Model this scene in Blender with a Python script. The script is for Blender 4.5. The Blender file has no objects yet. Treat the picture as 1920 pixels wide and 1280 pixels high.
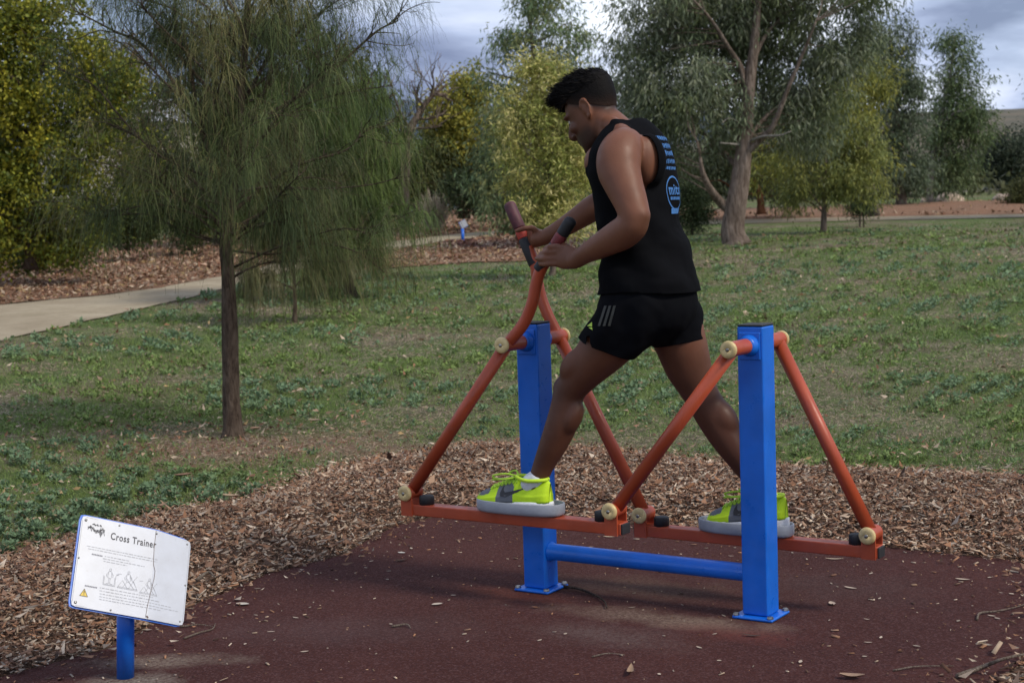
import bpy, math, random
import numpy as np
from mathutils import Vector, Matrix
from mathutils.bvhtree import BVHTree
from mathutils.geometry import delaunay_2d_cdt

random.seed(7)
rng = np.random.default_rng(7)
scene = bpy.context.scene
COL = scene.collection

# ------------------------------------------------------------------ camera
F_PX = 2876.85                                   # focal length in pixels of a 1920 px wide picture
CAM = np.array([2.945, -4.5389, 1.3268])
YAW, PITCH, ROLL = -.5893, .0803, -.0353
FWD = np.array([math.sin(YAW)*math.cos(PITCH), math.cos(YAW)*math.cos(PITCH), -math.sin(PITCH)])
_r = np.array([math.cos(YAW), -math.sin(YAW), 0.0]); _u = np.cross(_r, FWD)
RT = _r*math.cos(ROLL) + _u*math.sin(ROLL)
UP = -_r*math.sin(ROLL) + _u*math.cos(ROLL)
FH = np.array([math.sin(YAW), math.cos(YAW)]); RH = np.array([math.cos(YAW), -math.sin(YAW)])
cam = bpy.data.cameras.new('camera'); camo = bpy.data.objects.new('camera', cam); COL.objects.link(camo)
cam.sensor_width = 36.0; cam.lens = F_PX/1920*36; cam.clip_start = .05; cam.clip_end = 4000
camo.matrix_world = Matrix(((RT[0], UP[0], -FWD[0], CAM[0]), (RT[1], UP[1], -FWD[1], CAM[1]), (RT[2], UP[2], -FWD[2], CAM[2]), (0, 0, 0, 1)))
cam.dof.use_dof = True; cam.dof.focus_distance = 5.25; cam.dof.aperture_fstop = 7.5
scene.camera = camo

# ------------------------------------------------------------------ sky, sun, exposure
SUN_DIR = Vector((.72, .02, .69)).normalized()
world = bpy.data.worlds.new('World'); scene.world = world; world.use_nodes = True
wn, wl = world.node_tree.nodes, world.node_tree.links
wn.clear()
w_out = wn.new('ShaderNodeOutputWorld'); w_bg = wn.new('ShaderNodeBackground'); wl.new(w_bg.outputs[0], w_out.inputs[0])
w_bg.inputs[1].default_value = .085
sky = wn.new('ShaderNodeTexSky'); sky.sky_type = 'NISHITA'; sky.sun_disc = False
sky.sun_elevation = math.asin(SUN_DIR.z); sky.sun_rotation = math.atan2(SUN_DIR.x, SUN_DIR.y)
w_tc = wn.new('ShaderNodeTexCoord')
w_map = wn.new('ShaderNodeMapping'); w_map.inputs['Scale'].default_value = (1.0, 1.0, 3.2); w_map.inputs['Location'].default_value = (8.1, .9, .6)
wl.new(w_tc.outputs['Generated'], w_map.inputs[0])
w_n = wn.new('ShaderNodeTexNoise'); w_n.inputs['Scale'].default_value = 3.4; w_n.inputs['Detail'].default_value = 7; w_n.inputs['Roughness'].default_value = .52
w_n.inputs['Distortion'].default_value = .35
wl.new(w_map.outputs[0], w_n.inputs['Vector'])
w_ramp = wn.new('ShaderNodeValToRGB'); wl.new(w_n.outputs['Fac'], w_ramp.inputs[0])
e = w_ramp.color_ramp.elements
e[0].position = .41; e[0].color = (1.5, 1.85, 2.9, 1); e[1].position = .66; e[1].color = (8.2, 8.6, 9.4, 1)
m_ = w_ramp.color_ramp.elements.new(.5); m_.color = (3.3, 3.9, 5.4, 1)
w_n2 = wn.new('ShaderNodeTexNoise'); w_n2.inputs['Scale'].default_value = 2.1; w_n2.inputs['Detail'].default_value = 4
wl.new(w_map.outputs[0], w_n2.inputs['Vector'])
w_r2 = wn.new('ShaderNodeMapRange'); w_r2.inputs[1].default_value = .35; w_r2.inputs[2].default_value = .5; w_r2.inputs[3].default_value = .72; w_r2.inputs[4].default_value = 1.0
wl.new(w_n2.outputs['Fac'], w_r2.inputs[0])
w_mix = wn.new('ShaderNodeMix'); w_mix.data_type = 'RGBA'
wl.new(w_r2.outputs[0], w_mix.inputs['Factor']); wl.new(sky.outputs[0], w_mix.inputs['A']); wl.new(w_ramp.outputs[0], w_mix.inputs['B'])
wl.new(w_mix.outputs['Result'], w_bg.inputs[0])

sl = bpy.data.lights.new('sun', 'SUN'); sl.energy = 1.5; sl.angle = math.radians(12); sl.color = (1.0, .91, .77)
so = bpy.data.objects.new('sun', sl); COL.objects.link(so); so.location = (6, -2, 12)
so.rotation_euler = SUN_DIR.to_track_quat('Z', 'Y').to_euler()
vs = scene.view_settings
vs.view_transform = 'Standard'; vs.look = 'None'; vs.gamma = 1; vs.exposure = 0.92; vs.use_curve_mapping = False

# ------------------------------------------------------------------ placing helpers
def gzD(D):
    D = np.asarray(D, float); t = D - 8.0
    z = .027*np.where(t > 2, t, np.where(t < -2, 0, (t+2)**2/8.0))
    return np.where(D > 75, .027*67 + (D-75)*.006, z)
def dsxy(D, S):
    return CAM[0]+FH[0]*D+RH[0]*S, CAM[1]+FH[1]*D+RH[1]*S
def xyds(x, y):
    dx, dy = np.asarray(x)-CAM[0], np.asarray(y)-CAM[1]
    return dx*FH[0]+dy*FH[1], dx*RH[0]+dy*RH[1]
def gz(x, y):
    return gzD(xyds(x, y)[0])
def ray(px, py):
    return FWD + RT*(px-960)/F_PX + UP*(640-py)/F_PX
def G(px, py):                                    # the spot of ground seen there
    d = ray(px, py); lo, hi = .5, 400.0
    for _ in range(60):
        m = (lo+hi)/2; P = CAM+d*m
        if P[2] > gz(P[0], P[1]): lo = m
        else: hi = m
    return P
def at(px, py, y):                                # the point seen there that lies in the vertical plane Y = y
    d = ray(px, py); return CAM + d*((y-CAM[1])/d[1])
def atD(px, py, D):                               # the point seen there at distance D
    d = ray(px, py); return CAM + d*(D/(d[0]*FH[0]+d[1]*FH[1]))

# ------------------------------------------------------------------ numpy noise
def _hash(ix, iy, iz, s):
    h = (ix.astype(np.int64)*374761393 + iy.astype(np.int64)*668265263 + iz.astype(np.int64)*2147483647 + s*1274126177) & 0xffffffff
    h = ((h ^ (h >> 13))*1274126177) & 0xffffffff
    return ((h ^ (h >> 16)) & 0xffff)/65535.0
def vnoise(p, s=0):
    p = np.asarray(p, float); i = np.floor(p).astype(np.int64); f = p-i; f = f*f*(3-2*f)
    out = 0
    for a in (0, 1):
        for b in (0, 1):
            for c in (0, 1):
                w = (f[..., 0] if a else 1-f[..., 0])*(f[..., 1] if b else 1-f[..., 1])*(f[..., 2] if c else 1-f[..., 2])
                out = out + w*_hash(i[..., 0]+a, i[..., 1]+b, i[..., 2]+c, s)
    return out
def fbm(p, o=3, s=0):
    p = np.asarray(p, float); r = 0; a = .5; t = 0
    for k in range(o):
        r = r+a*vnoise(p*2**k, s+k); t += a; a *= .5
    return r/t
def fbm2(x, y, sc, o=3, s=0):
    return fbm(np.stack([np.asarray(x)*sc, np.asarray(y)*sc, np.zeros_like(x)+.5], -1), o, s)

# ------------------------------------------------------------------ object helpers
def tag(o, label=None, cat=None, group=None, kind=None):
    if label: o['label'] = label
    if cat: o['category'] = cat
    if group: o['group'] = group
    if kind: o['kind'] = kind
    return o
def link(o, parent=None):
    COL.objects.link(o)
    if parent is not None: o.parent = parent
    return o
def empty(name, loc=(0, 0, 0)):
    o = bpy.data.objects.new(name, None); o.empty_display_size = .1; o.location = loc; COL.objects.link(o); return o
def np_mesh(name, V, Fq, mat, parent=None, col=None, smooth=False, local=None):
    """V (n,3) world verts, Fq (m,k) faces; child meshes keep world coordinates by undoing the parent's location"""
    V = np.asarray(V, np.float32); Fq = np.asarray(Fq, np.int32)
    if parent is not None and local is None:
        pl = np.zeros(3); q = parent
        while q is not None: pl += np.array(q.location); q = q.parent
        V = V-pl.astype(np.float32)
    me = bpy.data.meshes.new(name); m, k = Fq.shape
    me.vertices.add(len(V)); me.vertices.foreach_set('co', V.ravel())
    me.loops.add(m*k); me.loops.foreach_set('vertex_index', Fq.ravel())
    me.polygons.add(m); me.polygons.foreach_set('loop_start', np.arange(0, m*k, k, dtype=np.int32))
    if smooth: me.polygons.foreach_set('use_smooth', np.ones(m, bool))
    me.update(calc_edges=True)
    if col is not None:
        c = np.ones((len(V), 4), np.float32); c[:, :3] = col
        a = me.color_attributes.new('col', 'FLOAT_COLOR', 'POINT'); a.data.foreach_set('color', c.ravel())
    me.materials.append(mat)
    return link(bpy.data.objects.new(name, me), parent)
def py_mesh(name, V, Fs, mat, parent=None, smooth=False, col=None):
    V = np.asarray(V, float)
    if parent is not None:
        pl = np.zeros(3); q = parent
        while q is not None: pl += np.array(q.location); q = q.parent
        V = V-pl
    me = bpy.data.meshes.new(name); me.from_pydata(V.tolist(), [], [list(map(int, f)) for f in Fs]); me.update()
    if smooth:
        me.polygons.foreach_set('use_smooth', np.ones(len(me.polygons), bool))
    if col is not None:
        c = np.ones((len(V), 4), np.float32); c[:, :3] = col
        a = me.color_attributes.new('col', 'FLOAT_COLOR', 'POINT'); a.data.foreach_set('color', c.ravel())
    me.materials.append(mat)
    return link(bpy.data.objects.new(name, me), parent)
class MB:
    def __init__(s): s.v = []; s.f = []; s.n = 0
    def add(s, V, Fs):
        V = np.asarray(V, float); s.v.append(V); s.f += [[i+s.n for i in f] for f in Fs]; s.n += len(V); return s
    def box(s, c, size, ax=None):
        c = np.asarray(c, float); h = np.asarray(size, float)/2; ax = np.eye(3) if ax is None else np.asarray(ax, float)
        V = [c+ax[0]*h[0]*a+ax[1]*h[1]*b+ax[2]*h[2]*d for a in (-1, 1) for b in (-1, 1) for d in (-1, 1)]
        return s.add(V, [[0, 1, 3, 2], [4, 6, 7, 5], [0, 4, 5, 1], [2, 3, 7, 6], [0, 2, 6, 4], [1, 5, 7, 3]])
    def tube(s, pts, rad, n=16, caps=True):
        V, Fs = tube(pts, rad, n, caps); return s.add(V, Fs)
    def build(s, name, mat, parent=None, smooth=False, bevel=0, seg=2):
        o = py_mesh(name, np.concatenate(s.v), s.f, mat, parent, smooth)
        if bevel:
            b = o.modifiers.new('bevel', 'BEVEL'); b.width = bevel; b.segments = seg; b.limit_method = 'ANGLE'; b.angle_limit = math.radians(40)
            o.data.polygons.foreach_set('use_smooth', np.ones(len(o.data.polygons), bool))
            w = o.modifiers.new('wn', 'WEIGHTED_NORMAL'); w.keep_sharp = False
        return o
def nrm(v):
    v = np.asarray(v, float); return v/(np.linalg.norm(v, axis=-1, keepdims=True)+1e-12)
def tube(pts, rad, n=16, caps=True):
    pts = np.asarray(pts, float); m = len(pts); rad = np.broadcast_to(np.asarray(rad, float), (m,))
    t = np.gradient(pts, axis=0); t = nrm(t)
    ref = np.array([0, 0, 1.0]) if abs(t[0][2]) < .9 else np.array([1.0, 0, 0])
    u = nrm(np.cross(t[0], ref)); V = []
    th = np.arange(n)/n*2*np.pi
    for i in range(m):
        u = nrm(u-t[i]*(u@t[i])); w = np.cross(t[i], u)
        V.append(pts[i]+rad[i]*(np.cos(th)[:, None]*u+np.sin(th)[:, None]*w))
    V = np.concatenate(V)
    Fs = [[i*n+j, i*n+(j+1) % n, (i+1)*n+(j+1) % n, (i+1)*n+j] for i in range(m-1) for j in range(n)]
    if caps: Fs += [list(range(n))[::-1], [(m-1)*n+j for j in range(n)]]
    return V, Fs
def catmull(P, k):
    P = np.asarray(P, float); out = []
    Q = np.vstack([2*P[0]-P[1], P, 2*P[-1]-P[-2]])
    for i in range(len(P)-1):
        a, b, c, d = Q[i:i+4]
        for t in np.arange(k)/k:
            out.append(.5*((2*b)+(c-a)*t+(2*a-5*b+4*c-d)*t*t+(3*b-a-3*c+d)*t**3))
    out.append(P[-1]); return np.array(out)
def inpoly(x, y, poly):
    poly = np.asarray(poly, float); ins = np.zeros(np.shape(x), bool); j = len(poly)-1
    for i in range(len(poly)):
        xi, yi = poly[i]; xj, yj = poly[j]
        c = ((yi > y) != (yj > y)) & (x < (xj-xi)*(y-yi)/(yj-yi+1e-12)+xi)
        ins ^= c; j = i
    return ins

def leaves(P, d, s, L, W, bend=0.15):
    mid = P+d*(L*.42)[:, None]; nn = np.cross(d, s)
    V = np.stack([P, mid+s*(W/2)[:, None]+nn*(L*bend*.3)[:, None], P+d*L[:, None]-nn*(L*bend)[:, None], mid-s*(W/2)[:, None]+nn*(L*bend*.3)[:, None]], 1).reshape(-1, 3)
    n = len(P); return V, np.arange(4*n).reshape(n, 4)
def rand_dir(n, r=rng):
    v = r.normal(size=(n, 3)); return nrm(v)
def side_of(d, r=rng):
    return nrm(np.cross(d, rand_dir(len(d), r)))

# ------------------------------------------------------------------ materials
class NT:
    def __init__(s, name):
        s.m = bpy.data.materials.new(name); s.m.use_nodes = True; s.t = s.m.node_tree; s.n = s.t.nodes; s.l = s.t.links
        s.b = s.n['Principled BSDF']; s.out = s.n['Material Output']; s.tc = s.n.new('ShaderNodeTexCoord'); s.co = s.tc.outputs['Object']
    def noise(s, scale, detail=3, rough=.55, co=None, dist=0):
        n = s.n.new('ShaderNodeTexNoise'); n.inputs['Scale'].default_value = scale; n.inputs['Detail'].default_value = detail
        n.inputs['Roughness'].default_value = rough; n.inputs['Distortion'].default_value = dist; s.l.new(co or s.co, n.inputs['Vector']); return n.outputs['Fac']
    def voro(s, scale, out='Distance', co=None):
        n = s.n.new('ShaderNodeTexVoronoi'); n.inputs['Scale'].default_value = scale; s.l.new(co or s.co, n.inputs['Vector']); return n.outputs[out]
    def rng(s, v, a, b, c=0, d=1):
        n = s.n.new('ShaderNodeMapRange'); n.inputs[1].default_value = a; n.inputs[2].default_value = b; n.inputs[3].default_value = c; n.inputs[4].default_value = d
        s.l.new(v, n.inputs[0]); return n.outputs[0]
    def mix(s, f, a, b, mode='MIX'):
        n = s.n.new('ShaderNodeMix'); n.data_type = 'RGBA'; n.blend_type = mode
        for v, k in ((f, 'Factor'), (a, 'A'), (b, 'B')):
            if isinstance(v, (int, float)): n.inputs[k].default_value = v
            elif isinstance(v, tuple): n.inputs[k].default_value = (*v, 1)
            else: s.l.new(v, n.inputs[k])
        return n.outputs['Result']
    def attr(s, name='col'):
        n = s.n.new('ShaderNodeAttribute'); n.attribute_name = name; return n.outputs['Color']
    def math(s, op, a, b):
        n = s.n.new('ShaderNodeMath'); n.operation = op
        for i, v in enumerate((a, b)):
            if isinstance(v, (int, float)): n.inputs[i].default_value = v
            else: s.l.new(v, n.inputs[i])
        return n.outputs[0]
    def fin(s, col=None, rough=.5, bump=None, strength=.3, dist=.01, metal=0, spec=None):
        if col is not None:
            if isinstance(col, tuple): s.b.inputs['Base Color'].default_value = (*col, 1)
            else: s.l.new(col, s.b.inputs['Base Color'])
        if isinstance(rough, (int, float)): s.b.inputs['Roughness'].default_value = rough
        else: s.l.new(rough, s.b.inputs['Roughness'])
        s.b.inputs['Metallic'].default_value = metal
        if spec is not None: s.b.inputs['Specular IOR Level'].default_value = spec
        if bump is not None:
            n = s.n.new('ShaderNodeBump'); n.inputs['Strength'].default_value = strength; n.inputs['Distance'].default_value = dist
            s.l.new(bump, n.inputs['Height']); s.l.new(n.outputs[0], s.b.inputs['Normal'])
        return s.m
def painted(name, c, rough=.35, wear=(.3, .27, .24), amt=.35):
    t = NT(name)
    a = t.mix(t.rng(t.noise(9, 4), .35, .7), c, tuple(x*.8 for x in c))
    d = t.rng(t.noise(38, 6, .65), .6, .78, 0, amt)
    a = t.mix(d, a, wear)
    return t.fin(a, t.rng(t.noise(20, 4), .3, .7, rough-.08, rough+.18), t.noise(220, 2), .05, .002)
def plain(name, c, rough=.6, var=.25, scale=14, bump=.1, bscale=150, bdist=.002, metal=0, spec=None):
    t = NT(name)
    a = t.mix(t.rng(t.noise(scale, 4), .3, .7), tuple(x*(1-var) for x in c), tuple(min(1, x*(1+var)) for x in c))
    return t.fin(a, rough, t.noise(bscale, 3), bump, bdist, metal, spec)
def vcol(name, rough=.6, var=.2, scale=30, transl=0.0, spec=.3, bump=0):
    t = NT(name)
    c = t.attr()
    if var: c = t.mix(t.rng(t.noise(scale, 3), .3, .7, 0, var), c, t.mix(1.0, c, (.45, .45, .45), 'MULTIPLY'))
    t.fin(c, rough, t.noise(180, 3) if bump else None, bump, .003, 0, spec)
    if transl:
        tr = t.n.new('ShaderNodeBsdfTranslucent'); t.l.new(c, tr.inputs[0])
        mx = t.n.new('ShaderNodeMixShader'); mx.inputs[0].default_value = transl
        t.l.new(t.b.outputs[0], mx.inputs[1]); t.l.new(tr.outputs[0], mx.inputs[2]); t.l.new(mx.outputs[0], t.out.inputs[0])
    return t.m
M_BLUE = painted('blue_paint', (.004, .135, .64), .32, (.1, .13, .2), .12)
M_RED = painted('red_orange_paint', (.4, .066, .024), .38, (.3, .12, .09), .35)
M_BLACK = plain('black_rubber', (.014, .014, .016), .65, .3)
M_CREAM = plain('cream_plastic', (.56, .43, .2), .5, .22, 40)
M_STEEL = plain('steel_bolt', (.3, .29, .27), .35, .25, 60, metal=1)
M_GREYP = plain('grey_plastic', (.27, .29, .33), .45, .12, 20)
t = NT('white_sign_panel'); c = t.mix(t.rng(t.noise(14, 5, .6), .35, .75), (.52, .55, .61), (.46, .48, .52)); c = t.mix(t.rng(t.noise(70, 6, .7), .6, .8, 0, .5), c, (.33, .31, .28)); M_BOARD = t.fin(c, .3, t.noise(9, 3), .05, .004)
M_INK = plain('dark_ink', (.05, .05, .06), .6, .4, 200)
M_FAINT = plain('faded_ink', (.34, .35, .38), .6, .25, 300)
M_YEL = plain('yellow_ink', (.6, .42, .05), .5, .2, 60)
M_LEAF = vcol('leaf', .5, .0, transl=.3, spec=.25)
M_NEEDLE = vcol('needle', .6, .0, transl=.2, spec=.2)
M_CHIP = vcol('bark_chip', .85, .35, 120, spec=.15)
M_WEED = vcol('weed_leaf', .6, .0, transl=.25, spec=.2)
def bark(name, c1, c2, sc=1.0):
    t = NT(name)
    mp = t.n.new('ShaderNodeMapping'); mp.inputs['Scale'].default_value = (sc, sc, sc*.22); t.l.new(t.co, mp.inputs[0])
    n1 = t.noise(26, 6, .65, mp.outputs[0], .6); n2 = t.noise(7, 4, .6, mp.outputs[0])
    c = t.mix(t.rng(n1, .35, .68), c1, c2); c = t.mix(t.rng(n2, .4, .7, 0, .5), c, tuple(x*.5 for x in c1))
    return t.fin(c, .9, n1, 1.0, .03/sc**.5, spec=.1)
M_BARK_D = bark('dark_furrowed_bark', (.05, .034, .025), (.17, .13, .1), 2.0)
M_BARK_G = bark('grey_brown_gum_bark', (.085, .06, .045), (.3, .24, .2), .6)
M_BARK_P = bark('pale_branch_bark', (.2, .18, .16), (.42, .39, .35), 1.0)

# ================================================================== the ground
def polydist(x, y, poly):
    x = np.asarray(x, float); y = np.asarray(y, float); P = np.asarray(poly, float); d = np.full(x.shape, 1e9)
    for a, b in zip(P, np.roll(P, -1, 0)):
        ab = b-a; t = np.clip(((x-a[0])*ab[0]+(y-a[1])*ab[1])/(ab@ab+1e-12), 0, 1)
        d = np.minimum(d, np.hypot(x-a[0]-t*ab[0], y-a[1]-t*ab[1]))
    return d
def rough_poly(poly, res, jit, seed):
    P = np.asarray(poly, float); out = []
    for a, b in zip(P, np.roll(P, -1, 0)):
        n = max(1, int(np.linalg.norm(b-a)/res))
        for k in range(n): out.append(a+(b-a)*k/n)
    out = np.array(out); nx = fbm2(out[:, 0], out[:, 1], 1.3/max(res*4, .15), 3, seed)-.5; ny = fbm2(out[:, 0], out[:, 1], 1.3/max(res*4, .15), 3, seed+9)-.5
    return out+np.stack([nx, ny], 1)*2*jit
def sheet(name, poly, res, zfun, mat, jit=0.0, seed=1, bres=None):
    B = rough_poly(poly, bres or res, jit, seed)
    x0, y0 = B.min(0); x1, y1 = B.max(0)
    gx, gy = np.meshgrid(np.arange(x0+res/2, x1, res), np.arange(y0+res/2, y1, res)); gx = gx.ravel()+rng.uniform(-.2, .2, gx.size)*res; gy = gy.ravel()+rng.uniform(-.2, .2, gy.size)*res
    k = inpoly(gx, gy, B) & (polydist(gx, gy, B) > res*.45)
    pts = np.vstack([B, np.stack([gx[k], gy[k]], 1)]); nb = len(B)
    v, e_, f, *_ = delaunay_2d_cdt([Vector(p) for p in pts], [(i, (i+1) % nb) for i in range(nb)], [], 1, 1e-6)
    V = np.array([(p[0], p[1]) for p in v]); Z = zfun(V[:, 0], V[:, 1])
    o = py_mesh(name, np.column_stack([V, Z]), f, mat, smooth=True)
    return tag(o, kind='structure')

PAD = np.array([(-.8, -2.6), (-.9, -1.66), (-.843, -1.27), (-.962, -.852), (-1.089, -.255), (-1.036, .125), (-1.198, .682), (-1.16, .93), (-.6, 1.1), (.2, 1.16), (.858, 1.147), (1.34, 1.13), (1.46, 1.06), (1.58, .7), (1.74, .2), (1.72, -.36), (1.7, -1.2), (1.55, -2.6)])
MUL = np.array([(-2.328, -.522), (-2.354, -.078), (-2.427, .464), (-2.253, .82), (-2.37, 1.377), (-2.413, 1.954), (-2.29, 2.278), (-2.102, 2.64), (-1.811, 2.756), (-1.114, 2.753), (-.568, 2.622), (-.141, 2.663), (.379, 2.763), (.93, 2.834), (1.7, 2.75), (2.5, 2.2), (2.9, 1.0), (3.0, -.5), (2.9, -2.4), (1.9, -3.3), (-.5, -3.4), (-1.7, -3.0), (-2.25, -1.8)])
def gpoly(px): return np.array([G(*p)[:2] for p in px])
PATH = gpoly([(-620, 775), (-350, 716), (-90, 657), (0, 638), (150, 604), (300, 570), (400, 546), (480, 524), (560, 505), (660, 483), (720, 470), (800, 457), (880, 447), (950, 440), (1050, 432), (1200, 424), (1330, 420), (1400, 418.5), (1600, 413.5), (1750, 410.5), (1960, 406.5),
              (1960, 400.5), (1750, 404), (1600, 406.5), (1400, 411), (1330, 413), (1200, 417), (1050, 424), (950, 431), (880, 436), (800, 445), (720, 454), (640, 466), (560, 482), (480, 502), (400, 520), (300, 539), (200, 553), (100, 562), (0, 572), (-90, 580), (-350, 607), (-620, 642)])
PAD2 = gpoly([(815, 455), (850, 449), (910, 446), (980, 446), (1010, 452), (985, 462), (930, 468), (860, 464)])
BEDL = gpoly([(-620, 642.5), (-350, 607.5), (-90, 580.5), (0, 572.5), (100, 562.5), (200, 553.5), (300, 539.5), (400, 520.5), (480, 502.5), (560, 482.5), (640, 466.5), (720, 454.5), (800, 445.5), (880, 436.5), (950, 431.5), (1050, 424.5), (1100, 400), (960, 385), (800, 382), (640, 400), (480, 430), (300, 450), (100, 470), (-150, 500), (-620, 560)])
BEDM = gpoly([(700, 478), (760, 466), (830, 457), (880, 449), (950, 442), (1060, 436), (1090, 455), (1060, 480), (980, 490), (880, 492), (800, 497), (720, 502)])
BEDR = np.vstack([gpoly([(1290, 415), (1400, 411.5), (1600, 407), (1750, 404.5), (1980, 401)]), [dsxy(54, 20.5), dsxy(57, 17), dsxy(56, 13), dsxy(58, 9), dsxy(57, 6)]])

def mz(x, y):                                     # the raked bark bed, slightly mounded
    d = np.minimum(np.where(inpoly(x, y, PAD), 0, polydist(x, y, PAD)), np.where(inpoly(x, y, MUL), polydist(x, y, MUL), 0))
    t = np.clip(d/.45, 0, 1); t = t*t*(3-2*t)
    return gz(x, y)-.006+.055*t+.02*(fbm2(x, y, 3.0, 3, 5)-.5)*t
# soil and thatch under the weeds
t = NT('ground')
geo = t.n.new('ShaderNodeNewGeometry'); t.co = geo.outputs['Position']
n1 = t.noise(.55, 5, .6); n2 = t.noise(3.0, 6, .65); n3 = t.noise(38, 5, .7); n4 = t.noise(.16, 3, .6)
c = t.mix(t.rng(n2, .35, .68), (.16, .125, .085), (.33, .28, .205))
c = t.mix(t.rng(n1, .36, .56), c, t.mix(t.rng(n2, .3, .7), (.085, .14, .045), (.185, .235, .09)))
c = t.mix(t.rng(n4, .55, .72, 0, .5), c, (.2, .12, .08))
c = t.mix(t.rng(n3, .3, .75), t.mix(1.0, c, (.6, .6, .6), 'MULTIPLY'), c)
_p = G(445, 838); _mp = t.n.new('ShaderNodeMapping'); _mp.vector_type = 'TEXTURE'; _mp.inputs['Location'].default_value = (_p[0], _p[1], 0); _mp.inputs['Rotation'].default_value = (0, 0, -YAW); _mp.inputs['Scale'].default_value = (1.1, .6, 9)
t.l.new(geo.outputs['Position'], _mp.inputs[0]); _ln = t.n.new('ShaderNodeVectorMath'); _ln.operation = 'LENGTH'; t.l.new(_mp.outputs[0], _ln.inputs[0])
_d = t.math('ADD', _ln.outputs['Value'], t.rng(t.noise(2.5, 5, .65), .3, .7, -.4, .4))
c = t.mix(t.rng(_d, 1.2, .5), c, t.mix(t.rng(t.noise(9, 5, .7), .35, .65), (.2, .105, .065), (.27, .19, .14)))
M_GROUND = t.fin(c, .95, n3, .9, .03, spec=.05)
t = NT('bark_bed'); geo = t.n.new('ShaderNodeNewGeometry'); t.co = geo.outputs['Position']
n1 = t.noise(55, 4, .6, dist=1.5); n2 = t.noise(6, 4)
c = t.mix(t.rng(n1, .35, .7), (.07, .04, .028), (.24, .16, .115)); c = t.mix(t.rng(n2, .4, .7, 0, .5), c, (.06, .035, .025))
M_BED = t.fin(c, .95, n1, 1.0, .03, spec=.05)
t = NT('leaf_litter'); geo = t.n.new('ShaderNodeNewGeometry'); t.co = geo.outputs['Position']
n1 = t.noise(14, 6, .7); n2 = t.noise(1.1, 4); n3 = t.noise(4, 5, .7)
c = t.mix(t.rng(n1, .3, .72), (.1, .052, .032), (.36, .235, .16)); c = t.mix(t.rng(n2, .42, .66, 0, .6), c, (.3, .16, .1)); c = t.mix(t.rng(n3, .55, .75, 0, .5), c, (.09, .06, .04))
M_LITTER = t.fin(c, .95, n1, 1.0, .05, spec=.05)
t = NT('granite_sand_path'); geo = t.n.new('ShaderNodeNewGeometry'); t.co = geo.outputs['Position']
n1 = t.noise(1.2, 5, .65); n2 = t.noise(60, 3); n3 = t.noise(5, 5, .7)
c = t.mix(t.rng(n1, .3, .7), (.3, .245, .17), (.45, .385, .28)); c = t.mix(t.rng(n3, .5, .72, 0, .55), c, (.2, .18, .105)); c = t.mix(t.rng(n2, .3, .7, 0, .35), c, (.15, .125, .09))
M_PATH = t.fin(c, .95, n2, .4, .01, spec=.05)
t = NT('maroon_rubber'); geo = t.n.new('ShaderNodeNewGeometry'); t.co = geo.outputs['Position']
n1 = t.noise(1.7, 5, .6); n2 = t.noise(190, 3, .7); n3 = t.voro(170, 'Color'); n5 = t.noise(420, 2, .7)
c = t.mix(t.rng(n1, .35, .68), (.057, .020, .0165), (.078, .028, .0225))
sp = t.n.new('ShaderNodeSeparateColor'); t.l.new(n3, sp.inputs[0])
c = t.mix(t.rng(sp.outputs[0], .55, 1.0, 0, .55), c, (.135, .075, .075)); c = t.mix(t.rng(sp.outputs[1], .6, 1.0, 0, .7), c, (.035, .013, .014))
def stain(px, py, rx, ry, col, amt, ang=0.0):     # worn and sandy places, each where it lies on the pad
    global c
    P = G(px, py); mp = t.n.new('ShaderNodeMapping'); mp.vector_type = 'TEXTURE'
    mp.inputs['Location'].default_value = (P[0], P[1], 0); mp.inputs['Rotation'].default_value = (0, 0, ang); mp.inputs['Scale'].default_value = (rx, ry, 1)
    t.l.new(geo.outputs['Position'], mp.inputs[0])
    ln = t.n.new('ShaderNodeVectorMath'); ln.operation = 'LENGTH'; t.l.new(mp.outputs[0], ln.inputs[0])
    d = t.math('ADD', ln.outputs['Value'], t.rng(t.noise(5, 6, .7), .3, .7, -.45, .45))
    m = t.math('MULTIPLY', t.rng(d, 1.15, .25), t.rng(t.noise(70, 5, .75), .36, .62, .1, 1.0))
    c = t.mix(t.math('MULTIPLY', m, amt), c, col)
stain(1210, 1155, .42, .10, (.24, .175, .13), .75, .1)
stain(1330, 1170, .26, .09, (.24, .175, .13), .65, .1)
stain(1190, 1100, .40, .16, (.13, .085, .06), .75, .1)
stain(1130, 1190, .30, .14, (.16, .12, .11), .6, .1)
stain(1560, 1100, .42, .25, (.1, .085, .08), .25)
stain(300, 1240, .26, .09, (.26, .21, .165), .8, .55)
stain(250, 1275, .16, .09, (.32, .28, .23), .85, .55)
stain(980, 1115, .22, .10, (.19, .055, .03), .8)
stain(1400, 1190, .24, .09, (.15, .045, .035), .8)
stain(640, 1180, .55, .2, (.12, .085, .085), .35, .5)
bm = t.math('ADD', n2, t.math('MULTIPLY', n5, .6))
M_PAD = t.fin(c, .9, bm, .8, .006, spec=.12)

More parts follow.
